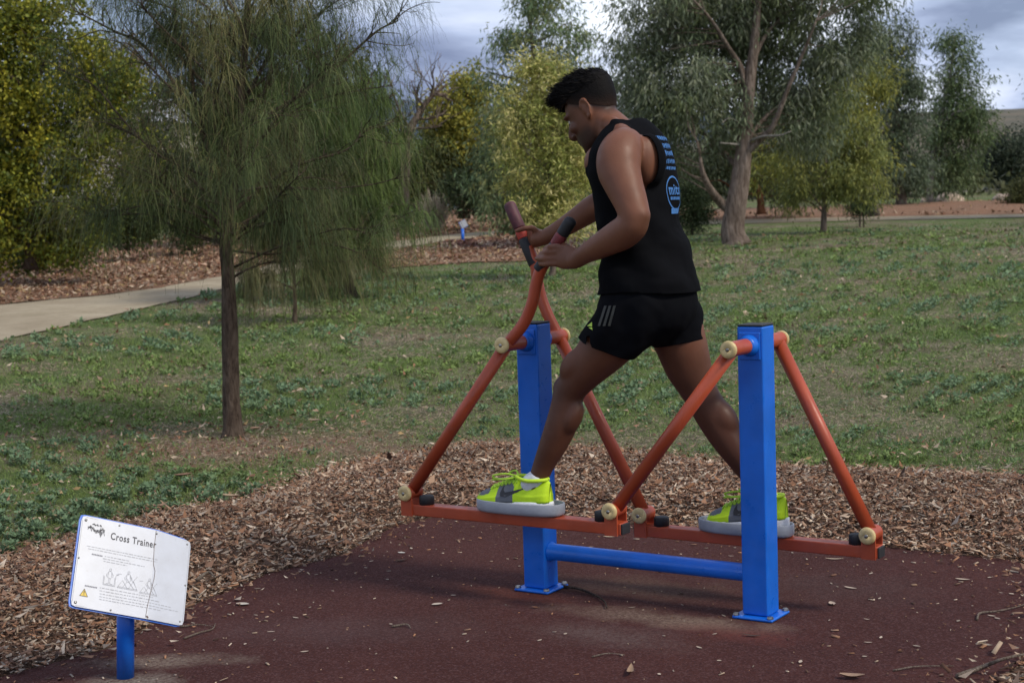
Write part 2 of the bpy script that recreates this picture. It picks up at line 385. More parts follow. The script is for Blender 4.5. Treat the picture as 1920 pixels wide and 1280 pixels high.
ds = np.concatenate([-np.geomspace(60, .5, 16), np.linspace(0, 48, 120), np.geomspace(49, 1500, 50)])
ss = np.concatenate([-np.geomspace(1500, 24, 40), np.linspace(-23, 23, 80), np.geomspace(24, 1500, 40)])
DD, SS = np.meshgrid(ds, ss, indexing='ij'); X, Y_ = dsxy(DD, SS)
inm = inpoly(X, Y_, MUL)
Z = gzD(DD)-.014+np.where((DD > 9) & (DD < 60), .03*(fbm2(X, Y_, .5, 3, 3)-.5), 0)*np.clip((DD-9)/4, 0, 1)*0
V = np.stack([X, Y_, Z], -1).reshape(-1, 3); nd, ns = DD.shape
ii = (np.arange(nd-1)[:, None]*ns+np.arange(ns-1)).ravel()
o = np_mesh('ground', V, np.stack([ii, ii+1, ii+ns+1, ii+ns], 1), M_GROUND, smooth=True); tag(o, kind='structure')
sheet('bark_bed', MUL, .07, mz, M_BED, .06, 2)
sheet('rubber_pad', PAD, .1, lambda x, y: gz(x, y)*0, M_PAD, .012, 3, .05)
bpy.data.objects['bark_bed'].data.update()
sheet('path', PATH, .6, lambda x, y: gz(x, y)+.002, M_PATH, .16, 4, .3)
sheet('litter_bed', BEDL, .9, lambda x, y: gz(x, y)+.006, M_LITTER, .35, 5, .4)
sheet('litter_verge', BEDM, .6, lambda x, y: gz(x, y)+.006, M_LITTER, .4, 6, .3)
sheet('far_bed', BEDR, .9, lambda x, y: gz(x, y)+.006+.12*np.clip(polydist(x, y, BEDR)/3, 0, 1), M_LITTER, .12, 7, .5)
sheet('far_rubber_pad', PAD2, .4, lambda x, y: gz(x, y)+.012, M_PAD, .05, 8, .2)

# the bark bed must not stand in the pad: its sheet is cut away inside
bb = bpy.data.objects['bark_bed'].data
import bmesh
b = bmesh.new(); b.from_mesh(bb)
vx = np.array([v.co[:2] for v in b.verts]); inn = inpoly(vx[:, 0], vx[:, 1], PAD) & (polydist(vx[:, 0], vx[:, 1], PAD) > .08)
b.verts.ensure_lookup_table(); bmesh.ops.delete(b, geom=[b.verts[i] for i in np.where(inn)[0]], context='VERTS'); b.to_mesh(bb); b.free()

# hills far behind
def hill_ang(px, far): return np.interp(px, [-1500, 300, 760, 1100, 1500, 1880, 3200], [.06, .07, .0745, .066, .058, .0558, .05] if far else [.0, .0, .0, .03, .054, .0558, .05])
t = NT('hillside'); geo = t.n.new('ShaderNodeNewGeometry'); t.co = geo.outputs['Position']
c = t.mix(t.rng(t.noise(.02, 5, .6), .4, .6), (.045, .05, .03), (.14, .11, .07)); M_HILL = t.fin(c, .95, None)
def hill(name, D0, D1, p0, p1, mult, mat, seed):
    ps = np.linspace(p0, p1, 140); Ds = np.linspace(0, 1, 14)
    P, T = np.meshgrid(ps, Ds); R_ = D0+(D1-D0)*T; S_ = R_*(P-960)/F_PX
    crest = 1.33+D1*(hill_ang(P, mult > 1)+.006*(fbm2(P*.012, P*0, 1, 4, seed)-.5))
    tt = T*T*(3-2*T); Z_ = gzD(R_)*(1-tt)+crest*tt-1.0*(1-tt)
    X_, Y2 = dsxy(R_, S_); n_ = len(ps); i_ = (np.arange(len(Ds)-1)[:, None]*n_+np.arange(n_-1)).ravel()
    return tag(np_mesh(name, np.stack([X_, Y2, Z_], -1).reshape(-1, 3), np.stack([i_, i_+1, i_+n_+1, i_+n_], 1), mat, smooth=True), kind='structure')
hill('hills', 160, 520, 700, 3400, 1.0, M_HILL, 3)
t = NT('hazed_forest_hill'); M_HILL2 = t.fin((.035, .055, .085), .95)  # forest turned bluish: distance haze put into the colour
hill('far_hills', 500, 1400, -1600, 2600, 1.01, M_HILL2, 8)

# ================================================================== bark chips, litter, weeds (uncountable)
def lin(*rgb): return np.array([((x/255)/12.92 if x < 10 else ((x/255+.055)/1.055)**2.4) for x in rgb])
CHIP_COLS = np.array([(.23, .13, .085), (.3, .2, .14), (.13, .07, .048), (.4, .31, .235), (.18, .11, .08), (.5, .42, .34), (.085, .052, .04), (.28, .15, .09), (.27, .23, .2)])*np.array([1.04, 1.0, .93])
def boxes(P, L, W, H, yaw, pitch, roll):
    n = len(P); cy, sy, cp, sp_, cr, sr = np.cos(yaw), np.sin(yaw), np.cos(pitch), np.sin(pitch), np.cos(roll), np.sin(roll)
    d = np.stack([cy*cp, sy*cp, sp_], 1); s0 = np.stack([-sy, cy, 0*cy], 1); u0 = np.cross(d, s0)
    s = s0*cr[:, None]+u0*sr[:, None]; u = np.cross(d, s); V = []
    for a, b_, c_ in ((-1, -.75, -1), (-1, .9, -1), (1, .5, -1), (1, -.95, -1), (-1, -.75, 1), (-1, .9, 1), (1, .5, 1), (1, -.95, 1)):
        V.append(P+d*(L*a/2)[:, None]+s*(W*b_/2)[:, None]+u*(H*c_/2)[:, None])
    V = np.stack(V, 1).reshape(-1, 3)
    f = np.array([[4, 5, 6, 7], [0, 1, 5, 4], [1, 2, 6, 5], [2, 3, 7, 6], [3, 0, 4, 7]])
    return V, (np.arange(n)[:, None, None]*8+f).reshape(-1, 4)
def inview(x, y, margin=.12):
    D, S = xyds(x, y); return (D > 2.5) & (np.abs(S) < D*(960/F_PX+margin))
def mulch_pts(n, fr):
    x = rng.uniform(-2.7, 3.1, n); y = rng.uniform(-3.4, 3.0, n)
    dm = polydist(x, y, MUL)*np.where(inpoly(x, y, MUL), 1, -1); dp = polydist(x, y, PAD)*np.where(inpoly(x, y, PAD), -1, 1)
    edge = .16*(fbm2(x, y, 2.2, 3, 21)-.5)
    pr = np.clip((dm+edge+.16)/.2, 0, 1)*np.maximum(np.clip((dp+edge*.6+.03)/.05, 0, 1), .10*np.clip((dp+.22)/.2, 0, 1))
    pr = np.where(inview(x, y), pr, pr*.25)
    k = rng.random(n) < pr*fr; return x[k], y[k]
def chip_col(x, y):
    n = len(x); tone = fbm2(x, y, 1.6, 3, 31); w = np.array([3, 3, 2, 2.2, 2.5, 1.5, 1.5, 2.2, 1.8]); ci = rng.choice(9, n, p=w/w.sum())
    return CHIP_COLS[ci]*(rng.uniform(.7, 1.3, n)*(.65+.75*tone))[:, None]
x, y = mulch_pts(122000, .5); n = len(x)
L = np.clip(rng.lognormal(-3.9, .5, n), .01, .08); W = np.clip(L*rng.uniform(.14, .42, n), .003, .016); H = rng.uniform(.0015, .0045, n)
z = mz(x, y)+.004+rng.uniform(.0, .024, n)
V, Fq = boxes(np.stack([x, y, z], 1), L, W, H, rng.uniform(0, 6.28, n), rng.normal(0, .3, n), rng.normal(0, .5, n))
mulch = empty('bark_mulch'); tag(mulch, 'loose brown bark chip mulch around the maroon rubber pad', 'mulch', kind='stuff')
o = np_mesh('bark_slivers', V, Fq, M_CHIP, mulch, col=np.repeat(chip_col(x, y), 8, 0)); o['kind'] = 'stuff'; print('chips', n)
x, y = mulch_pts(330000, .62); n = len(x)
d = rand_dir(n); d[:, 2] *= .22; d = nrm(d); s = nrm(np.cross(d, np.array([0, 0, 1.0])+rand_dir(n)*.4)); L = np.clip(rng.lognormal(-4.1, .55, n), .008, .065)
V, Fq = leaves(np.stack([x, y, mz(x, y)+.006+rng.uniform(0, .026, n)], 1), d, s, L, L*rng.uniform(.22, .6, n), .2)
o = np_mesh('bark_flakes', V, Fq, M_CHIP, mulch, col=np.repeat(chip_col(x, y), 4, 0)); o['kind'] = 'stuff'; print('flakes', n)
# crumbs and specks on the pad
n = 1500
x = rng.uniform(-1.1, 1.6, n); y = rng.uniform(-1.9, 1.1, n)
k = inpoly(x, y, PAD) & (rng.random(n) < np.clip(1.1-polydist(x, y, PAD)*1.1, .28, 1)); x, y = x[k], y[k]; n = len(x)
L = np.clip(rng.lognormal(-4.75, .5, n), .004, .03); cc = CHIP_COLS[rng.integers(0, 9, n)]*rng.uniform(.6, 1.5, n)[:, None]
V, Fq = boxes(np.stack([x, y, np.full(n, .004)], 1), L, L*rng.uniform(.2, .5, n), np.full(n, .002), rng.uniform(0, 6.28, n), rng.normal(0, .1, n), rng.normal(0, .2, n))
o = np_mesh('bark_crumbs', V, Fq, M_CHIP, col=np.repeat(cc, 8, 0)); tag(o, 'tiny bark crumbs and grit sprinkled over the rubber pad', 'debris', kind='stuff')

def sample_grass(n, dmin, dmax):
    v0, v1 = 1/dmax, 1/dmin
    D = 1/rng.uniform(v0, v1, n); S = rng.uniform(-1, 1, n)*D*(960/F_PX+.10)
    x, y = dsxy(D, S)
    k = ~inpoly(x, y, MUL) & ~inpoly(x, y, PATH) & ~inpoly(x, y, BEDL) & ~inpoly(x, y, BEDM) & ~inpoly(x, y, BEDR) & ~inpoly(x, y, PAD2)
    return D[k], x[k], y[k]
TREE0 = G(437, 815)
def cover(x, y):                                  # where the weeds grow thick
    D = xyds(x, y)[0]
    c_ = fbm2(x, y, 1.6, 3, 41)*.5+fbm2(x, y, .5, 3, 44)*.5; c_ = .5+(c_-.5)*1.35-.04*np.clip((D-14)/8, 0, 1)-.05*np.clip(xyds(x, y)[1]/3, -.3, 1)
    bare = np.exp(-(((x-TREE0[0]-.15)/1.05)**2+((y-TREE0[1]+.2)/.6)**2))
    return c_-.42*bare
# broad weed leaves (clover and capeweed rosettes)
D, x, y = sample_grass(330000, 6.0, 46)
cv = cover(x, y); k = rng.random(len(D)) < np.clip((cv-.32)/.16, .05, 1); D, x, y, cv = D[k], x[k], y[k], cv[k]
n = len(D)
cell = 2.2/np.clip(D/9, .8, 3)
qx, qy = x*cell*2.2, y*cell*2.2                     # gather into rosettes
rx = np.floor(qx)+_hash(np.floor(qx), np.floor(qy), np.floor(qx)*0, 3); ry = np.floor(qy)+_hash(np.floor(qx), np.floor(qy), np.floor(qx)*0, 4)
a_ = .55; x2 = (qx*(1-a_)+rx*a_)/(cell*2.2); y2 = (qy*(1-a_)+ry*a_)/(cell*2.2)
k = ~inpoly(x2, y2, MUL) & ~inpoly(x2, y2, PATH); x, y, D, cv = x2[k], y2[k], D[k], cv[k]; n = len(x)
npth = np.where(D > 25, np.clip(polydist(x, y, PATH)/7, .15, 1), 1); hgt = np.clip((cv-.36)/.3, .05, 1)*npth
d = rand_dir(n); d[:, 2] = np.abs(d[:, 2])*.45+.06; d = nrm(d)
L = np.clip(D*.0028, .022, .075)*npth*rng.uniform(.6, 1.35, n); W = L*rng.uniform(.45, .85, n)
P = np.stack([x, y, gz(x, y)-.012+rng.uniform(0, .055, n)*hgt], 1)
hue = fbm2(x, y, .7, 2, 61)
c1, c2 = np.array((.15, .225, .12)), np.array((.175, .24, .07))
w2 = np.clip((hue-.42)/.2, 0, 1)[:, None]; cc = c1*(1-w2)+c2*w2
dry = (rng.random(n) < .1)[:, None]; cc = np.where(dry, np.array((.24, .19, .11)), cc)*rng.uniform(.65, 1.35, n)[:, None]
V, Fq = leaves(P, d, nrm(np.cross(d, np.array([0, 0, 1.0])+rand_dir(n)*.45)), L, W, .1)
o = np_mesh('weeds', V, Fq, M_WEED, col=np.repeat(cc, 4, 0)); tag(o, 'low clover and broad leaved weeds spread over the lawn', 'weeds', kind='stuff'); print('weeds', n)
# grass blades and thatch
D, x, y = sample_grass(240000, 6.0, 46); cv = cover(x, y); n = len(D)
green = rng.random(n) < np.clip((cv-.24)/.24, .15, .88)
d = rand_dir(n); d[:, 2] = np.where(green, np.abs(d[:, 2])+.45, np.abs(d[:, 2])*.25); d = nrm(d)
L = np.clip(D*.0042, .03, .1)*rng.uniform(.5, 1.3, n)*np.where(D > 25, np.clip(polydist(x, y, PATH)/7, .18, 1), np.clip(polydist(x, y, PATH)/1.5, .35, 1))*np.where(green, 1, 1.15); W = np.clip(D*.00045, .0028, .012)*rng.uniform(.7, 1.3, n)
hue = fbm2(x, y, .5, 2, 66)[:, None]
cg = np.array((.13, .22, .05))*(1-hue)+np.array((.2, .25, .08))*hue; cd = np.array((.4, .35, .26))*(1-hue)+np.array((.3, .22, .15))*hue
cc = np.where(green[:, None], cg, cd)*rng.uniform(.55, 1.35, n)[:, None]
V, Fq = leaves(np.stack([x, y, gz(x, y)-.014+rng.uniform(0, .012, n)], 1), d, side_of(d), L, W, .25)
o = np_mesh('grass', V, Fq, M_WEED, col=np.repeat(cc, 4, 0)); tag(o, 'patchy short lawn grass with dry straw behind the exercise machine', 'grass', kind='stuff')
# fallen leaves on the far beds and some on the lawn
def litter(name, label, polys, n, dmin, dmax, cols, lmin=.05):
    D = 1/rng.uniform(1/dmax, 1/dmin, n); S = rng.uniform(-1, 1, n)*D*.38; x, y = dsxy(D, S)
    k = np.zeros(n, bool)
    for p, fz in polys: k |= inpoly(x, y, p) | (rng.random(n) < fz*np.exp(-polydist(x, y, p)/.35))
    k &= ~inpoly(x, y, PATH) | (rng.random(n) < .03)
    x, y, D = x[k], y[k], D[k]; n = len(x)
    d = rand_dir(n); d[:, 2] *= .35; d = nrm(d); L = np.clip(D*.0034, lmin, .16)*rng.uniform(.6, 1.4, n)
    s = side_of(d); s[:, 2] *= .5; s = nrm(s)
    cc = cols[rng.integers(0, len(cols), n)]*rng.uniform(.6, 1.35, n)[:, None]
    V, Fq = leaves(np.stack([x, y, gz(x, y)+.01+rng.uniform(0, .04, n)], 1), d, s, L, L*rng.uniform(.2, .45, n), .2)
    return tag(np_mesh(name, V, Fq, M_CHIP, col=np.repeat(cc, 4, 0)), label, 'leaf litter', kind='stuff')
LC = np.array([(.3, .17, .11), (.4, .28, .2), (.18, .1, .065), (.48, .38, .28), (.26, .13, .08), (.34, .24, .12)])
litter('fallen_leaves', 'brown fallen leaves on the beds along the path', [(BEDL, .3), (BEDM, .5), (BEDR, .2)], 90000, 15, 62, LC)
D, x, y = sample_grass(3200, 6.2, 40); x = np.concatenate([x, TREE0[0]+rng.normal(size=420)*.75]); y = np.concatenate([y, TREE0[1]-.2+rng.normal(size=420)*.5]); k = ~inpoly(x, y, MUL); x, y = x[k], y[k]; D = xyds(x, y)[0]; n = len(D)
d = rand_dir(n); d[:, 2] *= .3; d = nrm(d); s = side_of(d); s[:, 2] *= .4; s = nrm(s); L = np.clip(D*.0035, .03, .09)*rng.uniform(.6, 1.5, n)
cc = LC[rng.integers(0, 6, n)]*rng.uniform(.7, 1.4, n)[:, None]
V, Fq = leaves(np.stack([x, y, gz(x, y)+rng.uniform(.005, .03, n)], 1), d, s, L, L*rng.uniform(.25, .5, n), .3)
tag(np_mesh('lawn_leaves', V, Fq, M_CHIP, col=np.repeat(cc, 4, 0)), 'dry leaves strewn across the lawn', 'leaf litter', kind='stuff')

# ================================================================== trees
def limb_path(a, b, sag, seed, k=6):
    r = np.random.default_rng(seed); a, b = np.asarray(a, float), np.asarray(b, float); L = np.linalg.norm(b-a)
    m = (a+b)/2+r.normal(size=3)*L*.07+np.array([0, 0, sag*L])
    q = [a, a+(m-a)*.5+r.normal(size=3)*L*.03, m, b+(m-b)*.45+r.normal(size=3)*L*.03, b]
    return catmull(q, max(2, k//2))
def ell_points(ells, n, r, bias=.45):
    w = np.array([e_[3]*e_[4]*e_[5] for e_ in ells])**.8; w = w/w.sum(); idx = r.choice(len(ells), n, p=w)
    E = np.array(ells)[idx]; d = rand_dir(n, r); q = r.random(n)**bias
    return E[:, :3]+d*E[:, 3:6]*q[:, None], idx
def make_tree(name, label, cat, base, ells, trunk, trunk_r, n_clump, n_leaf, clump_r, leaf, palette, seed, droop=.7, bark_m=None, n_limb=9, group=None, limbs=None, bare_limbs=(), twig_r=.012, flat=.8, stuff=True, limb_m=None):
    """base: world point, ells: crown ellipsoids (world), trunk: world polyline, leaf: (length, width)"""
    r = np.random.default_rng(seed); base = np.asarray(base, float)
    root = empty(name, base); tag(root, label, cat, group)
    bm_ = bark_m or M_BARK_G
    tp = catmull(trunk, 5); tt = np.linspace(0, 1, len(tp)); rad = trunk_r*(1-.8*tt**.9)*(1+.28*np.exp(-tt*40))
    V, Fs = tube(tp, rad, 18); nz = fbm(V*np.array([5, 5, 2.0])/max(trunk_r*6, .3), 3, seed)-.5
    ax = np.repeat(tp, 18, 0); V = V+(V-ax)*nz[:, None]*.5
    py_mesh('trunk', V, Fs, bm_, root, True)
    C, idx = ell_points(ells, n_clump, r)
    nodes = [tp[len(tp)//3:]]
    lim = list(limbs or [])
    if limbs is None:
        far = C[r.permutation(len(C))[:n_limb]]
        for i, e_ in enumerate(far):
            hz = np.clip(e_[2]-np.linalg.norm(e_[:2]-tp[:, :2].mean(0))*r.uniform(.5, .9), tp[len(tp)//4][2], tp[-1][2])
            a = tp[np.argmin(np.abs(tp[:, 2]-hz))]; lim.append((limb_path(a, e_, .08, seed*31+i), trunk_r*r.uniform(.25, .4)))
    for path, rr in lim:
        V, Fs = tube(path, np.linspace(rr, rr*.25, len(path)), 9); py_mesh('limb', V, Fs, limb_m or bm_, root, True); nodes.append(path)
    for path, rr in bare_limbs:
        V, Fs = tube(path, np.linspace(rr, rr*.25, len(path)), 8); py_mesh('dead_limb', V, Fs, M_BARK_P, root, True)
    N = np.concatenate(nodes); tw = MB()
    for i, c_ in enumerate(C):
        if i % 2 and n_clump > 60: continue
        dd = np.linalg.norm(N-c_, axis=1)+np.maximum(0, N[:, 2]-c_[2])*1.5; a = N[np.argmin(dd)]
        if np.linalg.norm(a-c_) < .02: continue
        pth = limb_path(a, c_, .06, seed*97+i, 4); tw.tube(pth, np.linspace(twig_r, twig_r*.35, len(pth)), 4, False)
    if tw.n: tw.build('twigs', bm_, root, True)['kind'] = 'stuff'
    # leaves
    nl = n_leaf*n_clump; ci = np.repeat(np.arange(n_clump), n_leaf)
    cs = clump_r*r.uniform(.6, 1.3, n_clump)
    off = r.normal(size=(nl, 3))*cs[ci][:, None]*np.array([1, 1, flat])*.6
    P = C[ci]+off
    if droop > 0: P[:, 2] -= np.abs(r.normal(size=nl))*cs[ci]*.5*droop
    d = nrm(rand_dir(nl, r)*(1-droop*.55)+np.array([0, 0, -1])*droop+nrm(off)*.35)
    L = leaf[0]*r.uniform(.6, 1.3, nl); W = leaf[1]*r.uniform(.7, 1.3, nl)
    pal = np.array(palette); cw = r.random(n_clump)
    base_c = pal[np.clip((cw*len(pal)).astype(int), 0, len(pal)-1)]
    mixc = pal[r.integers(0, len(pal), nl)]
    cc = (base_c[ci]*.6+mixc*.4)*r.uniform(.6, 1.4, nl)[:, None]*1.2
    V, Fq = leaves(P, d, side_of(d, r), L, W, .18)
    np_mesh('crown', V, Fq, M_LEAF, root, col=np.repeat(cc, 4, 0))
    return root
def px_ells(D, lst, depth=1.0):
    out = []
    for e_ in lst:
        px, py, rx, ry = e_[:4]; dz = e_[4] if len(e_) > 4 else 0
        c_ = atD(px, py, D+dz); s = F_PX/(D+dz); out.append((*c_, rx/s*depth, rx/s*depth, ry/s))
    return out
def px_line(D, pts): return np.array([atD(p[0], p[1], D+(p[2] if len(p) > 2 else 0)) for p in pts])
def base_at(px, D):
    P = atD(px, 500, D); return np.array([P[0], P[1], float(gz(P[0], P[1]))])
GREY = [(.1, .135, .075), (.07, .1, .06), (.1, .13, .08), (.135, .16, .11), (.08, .11, .05)]
GREEN = [(.075, .12, .045), (.11, .155, .055), (.14, .175, .08), (.085, .12, .06)]
DARK = [(.03, .05, .02), (.045, .065, .028), (.06, .08, .035)]
OLIVE = [(.15, .16, .035), (.2, .19, .05), (.1, .125, .035), (.13, .15, .05)]
YELL = [(.36, .33, .03), (.1, .14, .025), (.25, .25, .03), (.07, .11, .02), (.17, .2, .03), (.42, .37, .04), (.13, .165, .025), (.2, .22, .03), (.08, .11, .02)]; YELL = [tuple(.85*q for q in c_) for c_ in YELL]
PALE = [(.4, .38, .11), (.48, .43, .15), (.28, .3, .08), (.18, .22, .05), (.52, .46, .2), (.24, .27, .07)]

# big leaning gum in the lawn
D = 31.5; b0 = G(1380, 457)
b_tr = px_line(D, [(1380, 460), (1374, 430), (1378, 395), (1386, 350), (1393, 300), (1399, 230), (1404, 160), (1412, 100), (1418, 40), (1424, -30)])
S_ = F_PX/D
lims = [(catmull(px_line(D, q), 4), w/S_) for q, w in [
    ([(1375, 398), (1352, 380), (1330, 352, -.3), (1317, 322, -.5), (1313, 296, -.6)], 11),
    ([(1392, 296), (1425, 262, -.2), (1450, 235, -.4), (1480, 160, -.6), (1512, 85, -.8), (1530, 40, -1)], 7),
    ([(1396, 268), (1440, 215, .3), (1490, 180, .6), (1540, 150, 1)], 4),
    ([(1398, 160), (1388, 125), (1365, 88, -.3), (1335, 40, -.6), (1300, 0, -1)], 7),
    ([(1408, 120), (1440, 60, .5), (1500, 0, 1)], 6),
    ([(1390, 320), (1330, 260, 1), (1260, 200, 1.5), (1200, 120, 2)], 6),
    ([(1404, 170), (1330, 120, 1.2), (1250, 60, 1.6)], 5)]]
dead = [(catmull(px_line(D, q), 4), w/S_) for q, w in [([(1392, 272), (1372, 270, -.3), (1350, 268, -.6)], 3.2), ([(1398, 268), (1430, 256, -.4), (1462, 254, -.7), (1484, 246, -.8)], 3.0), ([(1390, 232), (1368, 222, -.3), (1352, 232, -.5)], 2)]]
make_tree('gum_tree', 'large leaning gum tree with forked grey brown trunk in the lawn', 'tree', b0,
          px_ells(D, [(1230, 90, 95, 130, .5), (1300, 180, 110, 110, .2), (1235, 260, 75, 90, .8), (1330, 20, 120, 90, .9), (1450, 40, 120, 95, 1.3), (1560, 90, 85, 100, .5), (1480, 190, 80, 70, .9), (1430, 130, 80, 80, 1.8), (1620, 40, 45, 60, .4), (1600, -30, 90, 60), (1250, -20, 100, 60), (1400, -50, 160, 60, .8), (1520, 230, 60, 60, 1.2)], 1.0),
          b_tr, 25/S_, 560, 120, .34, (.165, .028), [(.11, .145, .075), (.15, .18, .11), (.2, .215, .15), (.13, .155, .06)], 11, .8, M_BARK_G, limbs=lims, bare_limbs=dead, twig_r=.014)

# pale sapling directly behind the handles
D = G(1035, 521)[0] and xyds(*G(1035, 521)[:2])[0]
make_tree('wattle_sapling', 'pale yellow green bushy sapling behind the handles', 'tree', G(1035, 521),
          px_ells(D, [(1020, 170, 60, 75), (1000, 260, 85, 90), (1060, 330, 65, 80), (990, 360, 60, 55), (1040, 410, 85, 40), (960, 200, 40, 60), (1075, 180, 45, 70), (1000, 130, 35, 35), (1080, 260, 50, 70)], .9),
          px_line(D, [(1035, 523), (1037, 480), (1032, 400), (1025, 300), (1020, 200), (1010, 120)]), .05, 330, 70, .17, (.09, .02), PALE, 12, .5, M_BARK_G, n_limb=10, twig_r=.006)
# tall green gums behind it
D = 41
make_tree('tall_gum', 'tall green gum tree rising above the pale sapling', 'tree', base_at(1010, D),
          px_ells(D, [(985, 60, 65, 75), (960, 160, 60, 80), (1070, 90, 45, 90), (1010, 0, 60, 50), (940, 240, 45, 70), (1080, 220, 60, 90), (920, 330, 45, 60), (1040, 330, 90, 80), (950, 390, 60, 40)]),
          px_line(D, [(1015, 440), (1012, 340), (1005, 220), (1000, 100), (990, 10)]), .16, 260, 80, .36, (.19, .034), [(.1, .16, .075), (.13, .19, .09), (.17, .21, .105), (.2, .2, .07)], 13, .75, M_BARK_G)
D = 48
make_tree('yellow_tree', 'yellow autumn tree beyond the path beside bare branches', 'tree', base_at(870, D),
          px_ells(D, [(880, 170, 45, 45), (850, 220, 60, 60), (890, 260, 55, 70), (830, 280, 45, 60), (905, 330, 40, 50)]),
          px_line(D, [(868, 410), (868, 330), (872, 250), (878, 160)]), .16, 130, 80, .38, (.16, .07), [(.3, .27, .045), (.23, .23, .045), (.15, .18, .04), (.36, .31, .06)], 14, .3, M_BARK_D)
D = 45
make_tree('dark_shrub', 'dark green dense shrub at the end of the path', 'shrub', base_at(900, D),
          px_ells(D, [(900, 340, 55, 45), (860, 365, 45, 30), (935, 370, 40, 35), (920, 300, 40, 40)]),
          px_line(D, [(900, 415), (900, 380), (902, 320)]), .08, 90, 80, .35, (.12, .05), DARK, 15, .3, M_BARK_D, n_limb=5)
D = 47
make_tree('olive_shrub', 'olive shrub under the bare branches left of the path', 'shrub', base_at(790, D),
          px_ells(D, [(770, 290, 50, 55), (800, 330, 40, 45), (755, 350, 45, 35), (830, 300, 30, 40)]),
          px_line(D, [(785, 405), (785, 360), (782, 290)]), .08, 80, 80, .38, (.13, .05), [(.06, .075, .025), (.1, .105, .03), (.045, .06, .02)], 16, .3, M_BARK_D, n_limb=5)
# bare tree against the sky
D = 44; r_ = np.random.default_rng(5)
root = empty('bare_tree', base_at(762, D)); tag(root, 'leafless grey tree with bare twigs against the sky', 'tree')
sc_ = F_PX/D
tr_ = catmull(px_line(D, [(755, 425), (758, 340), (765, 255), (785, 215), (806, 185), (838, 158)]), 5)
V, Fs = tube(tr_, np.linspace(.2, .03, len(tr_)), 10); py_mesh('trunk', V, Fs, M_BARK_G, root, True)
tw = MB()
for i, (p0, p1) in enumerate([((770, 245), (735, 150)), ((785, 215), (790, 135)), ((795, 200), (770, 150)), ((806, 185), (812, 128)), ((818, 175), (848, 190)), ((780, 222), (845, 215)), ((768, 248), (830, 235)), ((765, 255), (722, 190)), ((810, 182), (842, 135)), ((762, 270), (740, 200))]):
    q = limb_path(atD(*p0, D), atD(*p1, D+r_.normal()*.4), .06, 400+i); tw.tube(q, np.linspace(.045, .012, len(q)), 5)
    for j in range(7):
        a = q[r_.integers(2, len(q))]; e_ = a+np.array([r_.normal()*.45, r_.normal()*.4, abs(r_.normal())*.5]); q2 = limb_path(a, e_, .05, 500+i*9+j, 4); tw.tube(q2, np.linspace(.018, .007, len(q2)), 4)
tw.build('branches', M_BARK_G, root, True)

# trees on the right
D = xyds(*G(1545, 437)[:2])[0]
make_tree('young_gum', 'young olive gum with slim straight trunk in the lawn', 'tree', G(1545, 437),
          px_ells(D, [(1545, 230, 55, 80), (1500, 290, 45, 60), (1590, 300, 50, 65), (1550, 340, 75, 40), (1620, 270, 38, 60), (1630, 350, 32, 35), (1570, 150, 45, 60), (1480, 355, 30, 28)], .9),
          px_line(D, [(1544, 439), (1545, 400), (1547, 340), (1548, 250), (1550, 150)]), .075, 230, 70, .26, (.14, .024), [(.22, .23, .055), (.16, .19, .06), (.11, .14, .06), (.27, .27, .075)], 21, .75, M_BARK_G, twig_r=.008)
D = xyds(*G(1615, 425)[:2])[0]
root = make_tree('small_round_tree', 'little round dark green bush tree on two thin stems', 'shrub', G(1615, 426),
          px_ells(D, [(1617, 375, 26, 24), (1612, 390, 20, 12)]), px_line(D, [(1612, 428), (1613, 405), (1616, 375)]), .028, 50, 70, .16, (.09, .02), DARK, 22, .4, M_BARK_G, n_limb=3, twig_r=.006)
V, Fs = tube(px_line(D, [(1620, 427), (1619, 410), (1618, 385)]), .024, 8); py_mesh('stem', V, Fs, M_BARK_G, root, True)
D = 43
make_tree('yellow_gum', 'yellow green gum behind the slim young trunk', 'tree', base_at(1640, D),
          px_ells(D, [(1600, 200, 60, 80), (1640, 150, 45, 70), (1560, 250, 60, 60), (1630, 290, 45, 55), (1510, 200, 55, 60), (1450, 310, 60, 55)]),
          px_line(D, [(1640, 405), (1630, 330), (1615, 230), (1600, 130)]), .14, 160, 75, .4, (.18, .036), [(.28, .26, .04), (.2, .21, .045), (.14, .16, .05)], 23, .7, M_BARK_G)
D = 46
make_tree('red_barked_gum', 'gum with rusty red trunk in shade behind the big gum', 'tree', base_at(1425, D),
          px_ells(D, [(1400, 300, 70, 60), (1330, 250, 70, 80), (1300, 340, 50, 50), (1470, 340, 60, 40), (1420, 200, 90, 80), (1220, 300, 70, 90), (1180, 180, 60, 90), (1260, 380, 60, 30)]),
          px_line(D, [(1427, 402), (1424, 365), (1410, 330), (1390, 290), (1380, 200)]), .13, 220, 75, .42, (.19, .036), [(.04, .055, .025), (.055, .07, .03), (.075, .085, .035)], 24, .7, bark('rusty_bark', (.1, .04, .02), (.3, .14, .08), .6))
D = 37
make_tree('round_bush', 'dark rounded bush left of the big gum trunk', 'shrub', base_at(1300, D),
          px_ells(D, [(1302, 375, 30, 35), (1300, 410, 34, 22), (1285, 345, 22, 25)]), px_line(D, [(1298, 442), (1299, 415), (1300, 370)]), .04, 90, 70, .22, (.08, .025), DARK, 25, .3, M_BARK_D, n_limb=5, twig_r=.008)
D = 52
make_tree('dense_gum', 'dense dark grey green gum left of the right hand sky gap', 'tree', base_at(1690, D),
          px_ells(D, [(1665, 70, 50, 60), (1690, 150, 50, 80), (1640, 180, 50, 90), (1690, 250, 50, 80), (1660, 320, 60, 55), (1710, 330, 40, 45), (1620, 90, 45, 70)]),
          px_line(D, [(1690, 398), (1688, 320), (1680, 200), (1668, 60)]), .2, 230, 85, .42, (.2, .04), GREY, 26, .75, M_BARK_G)
D = 55
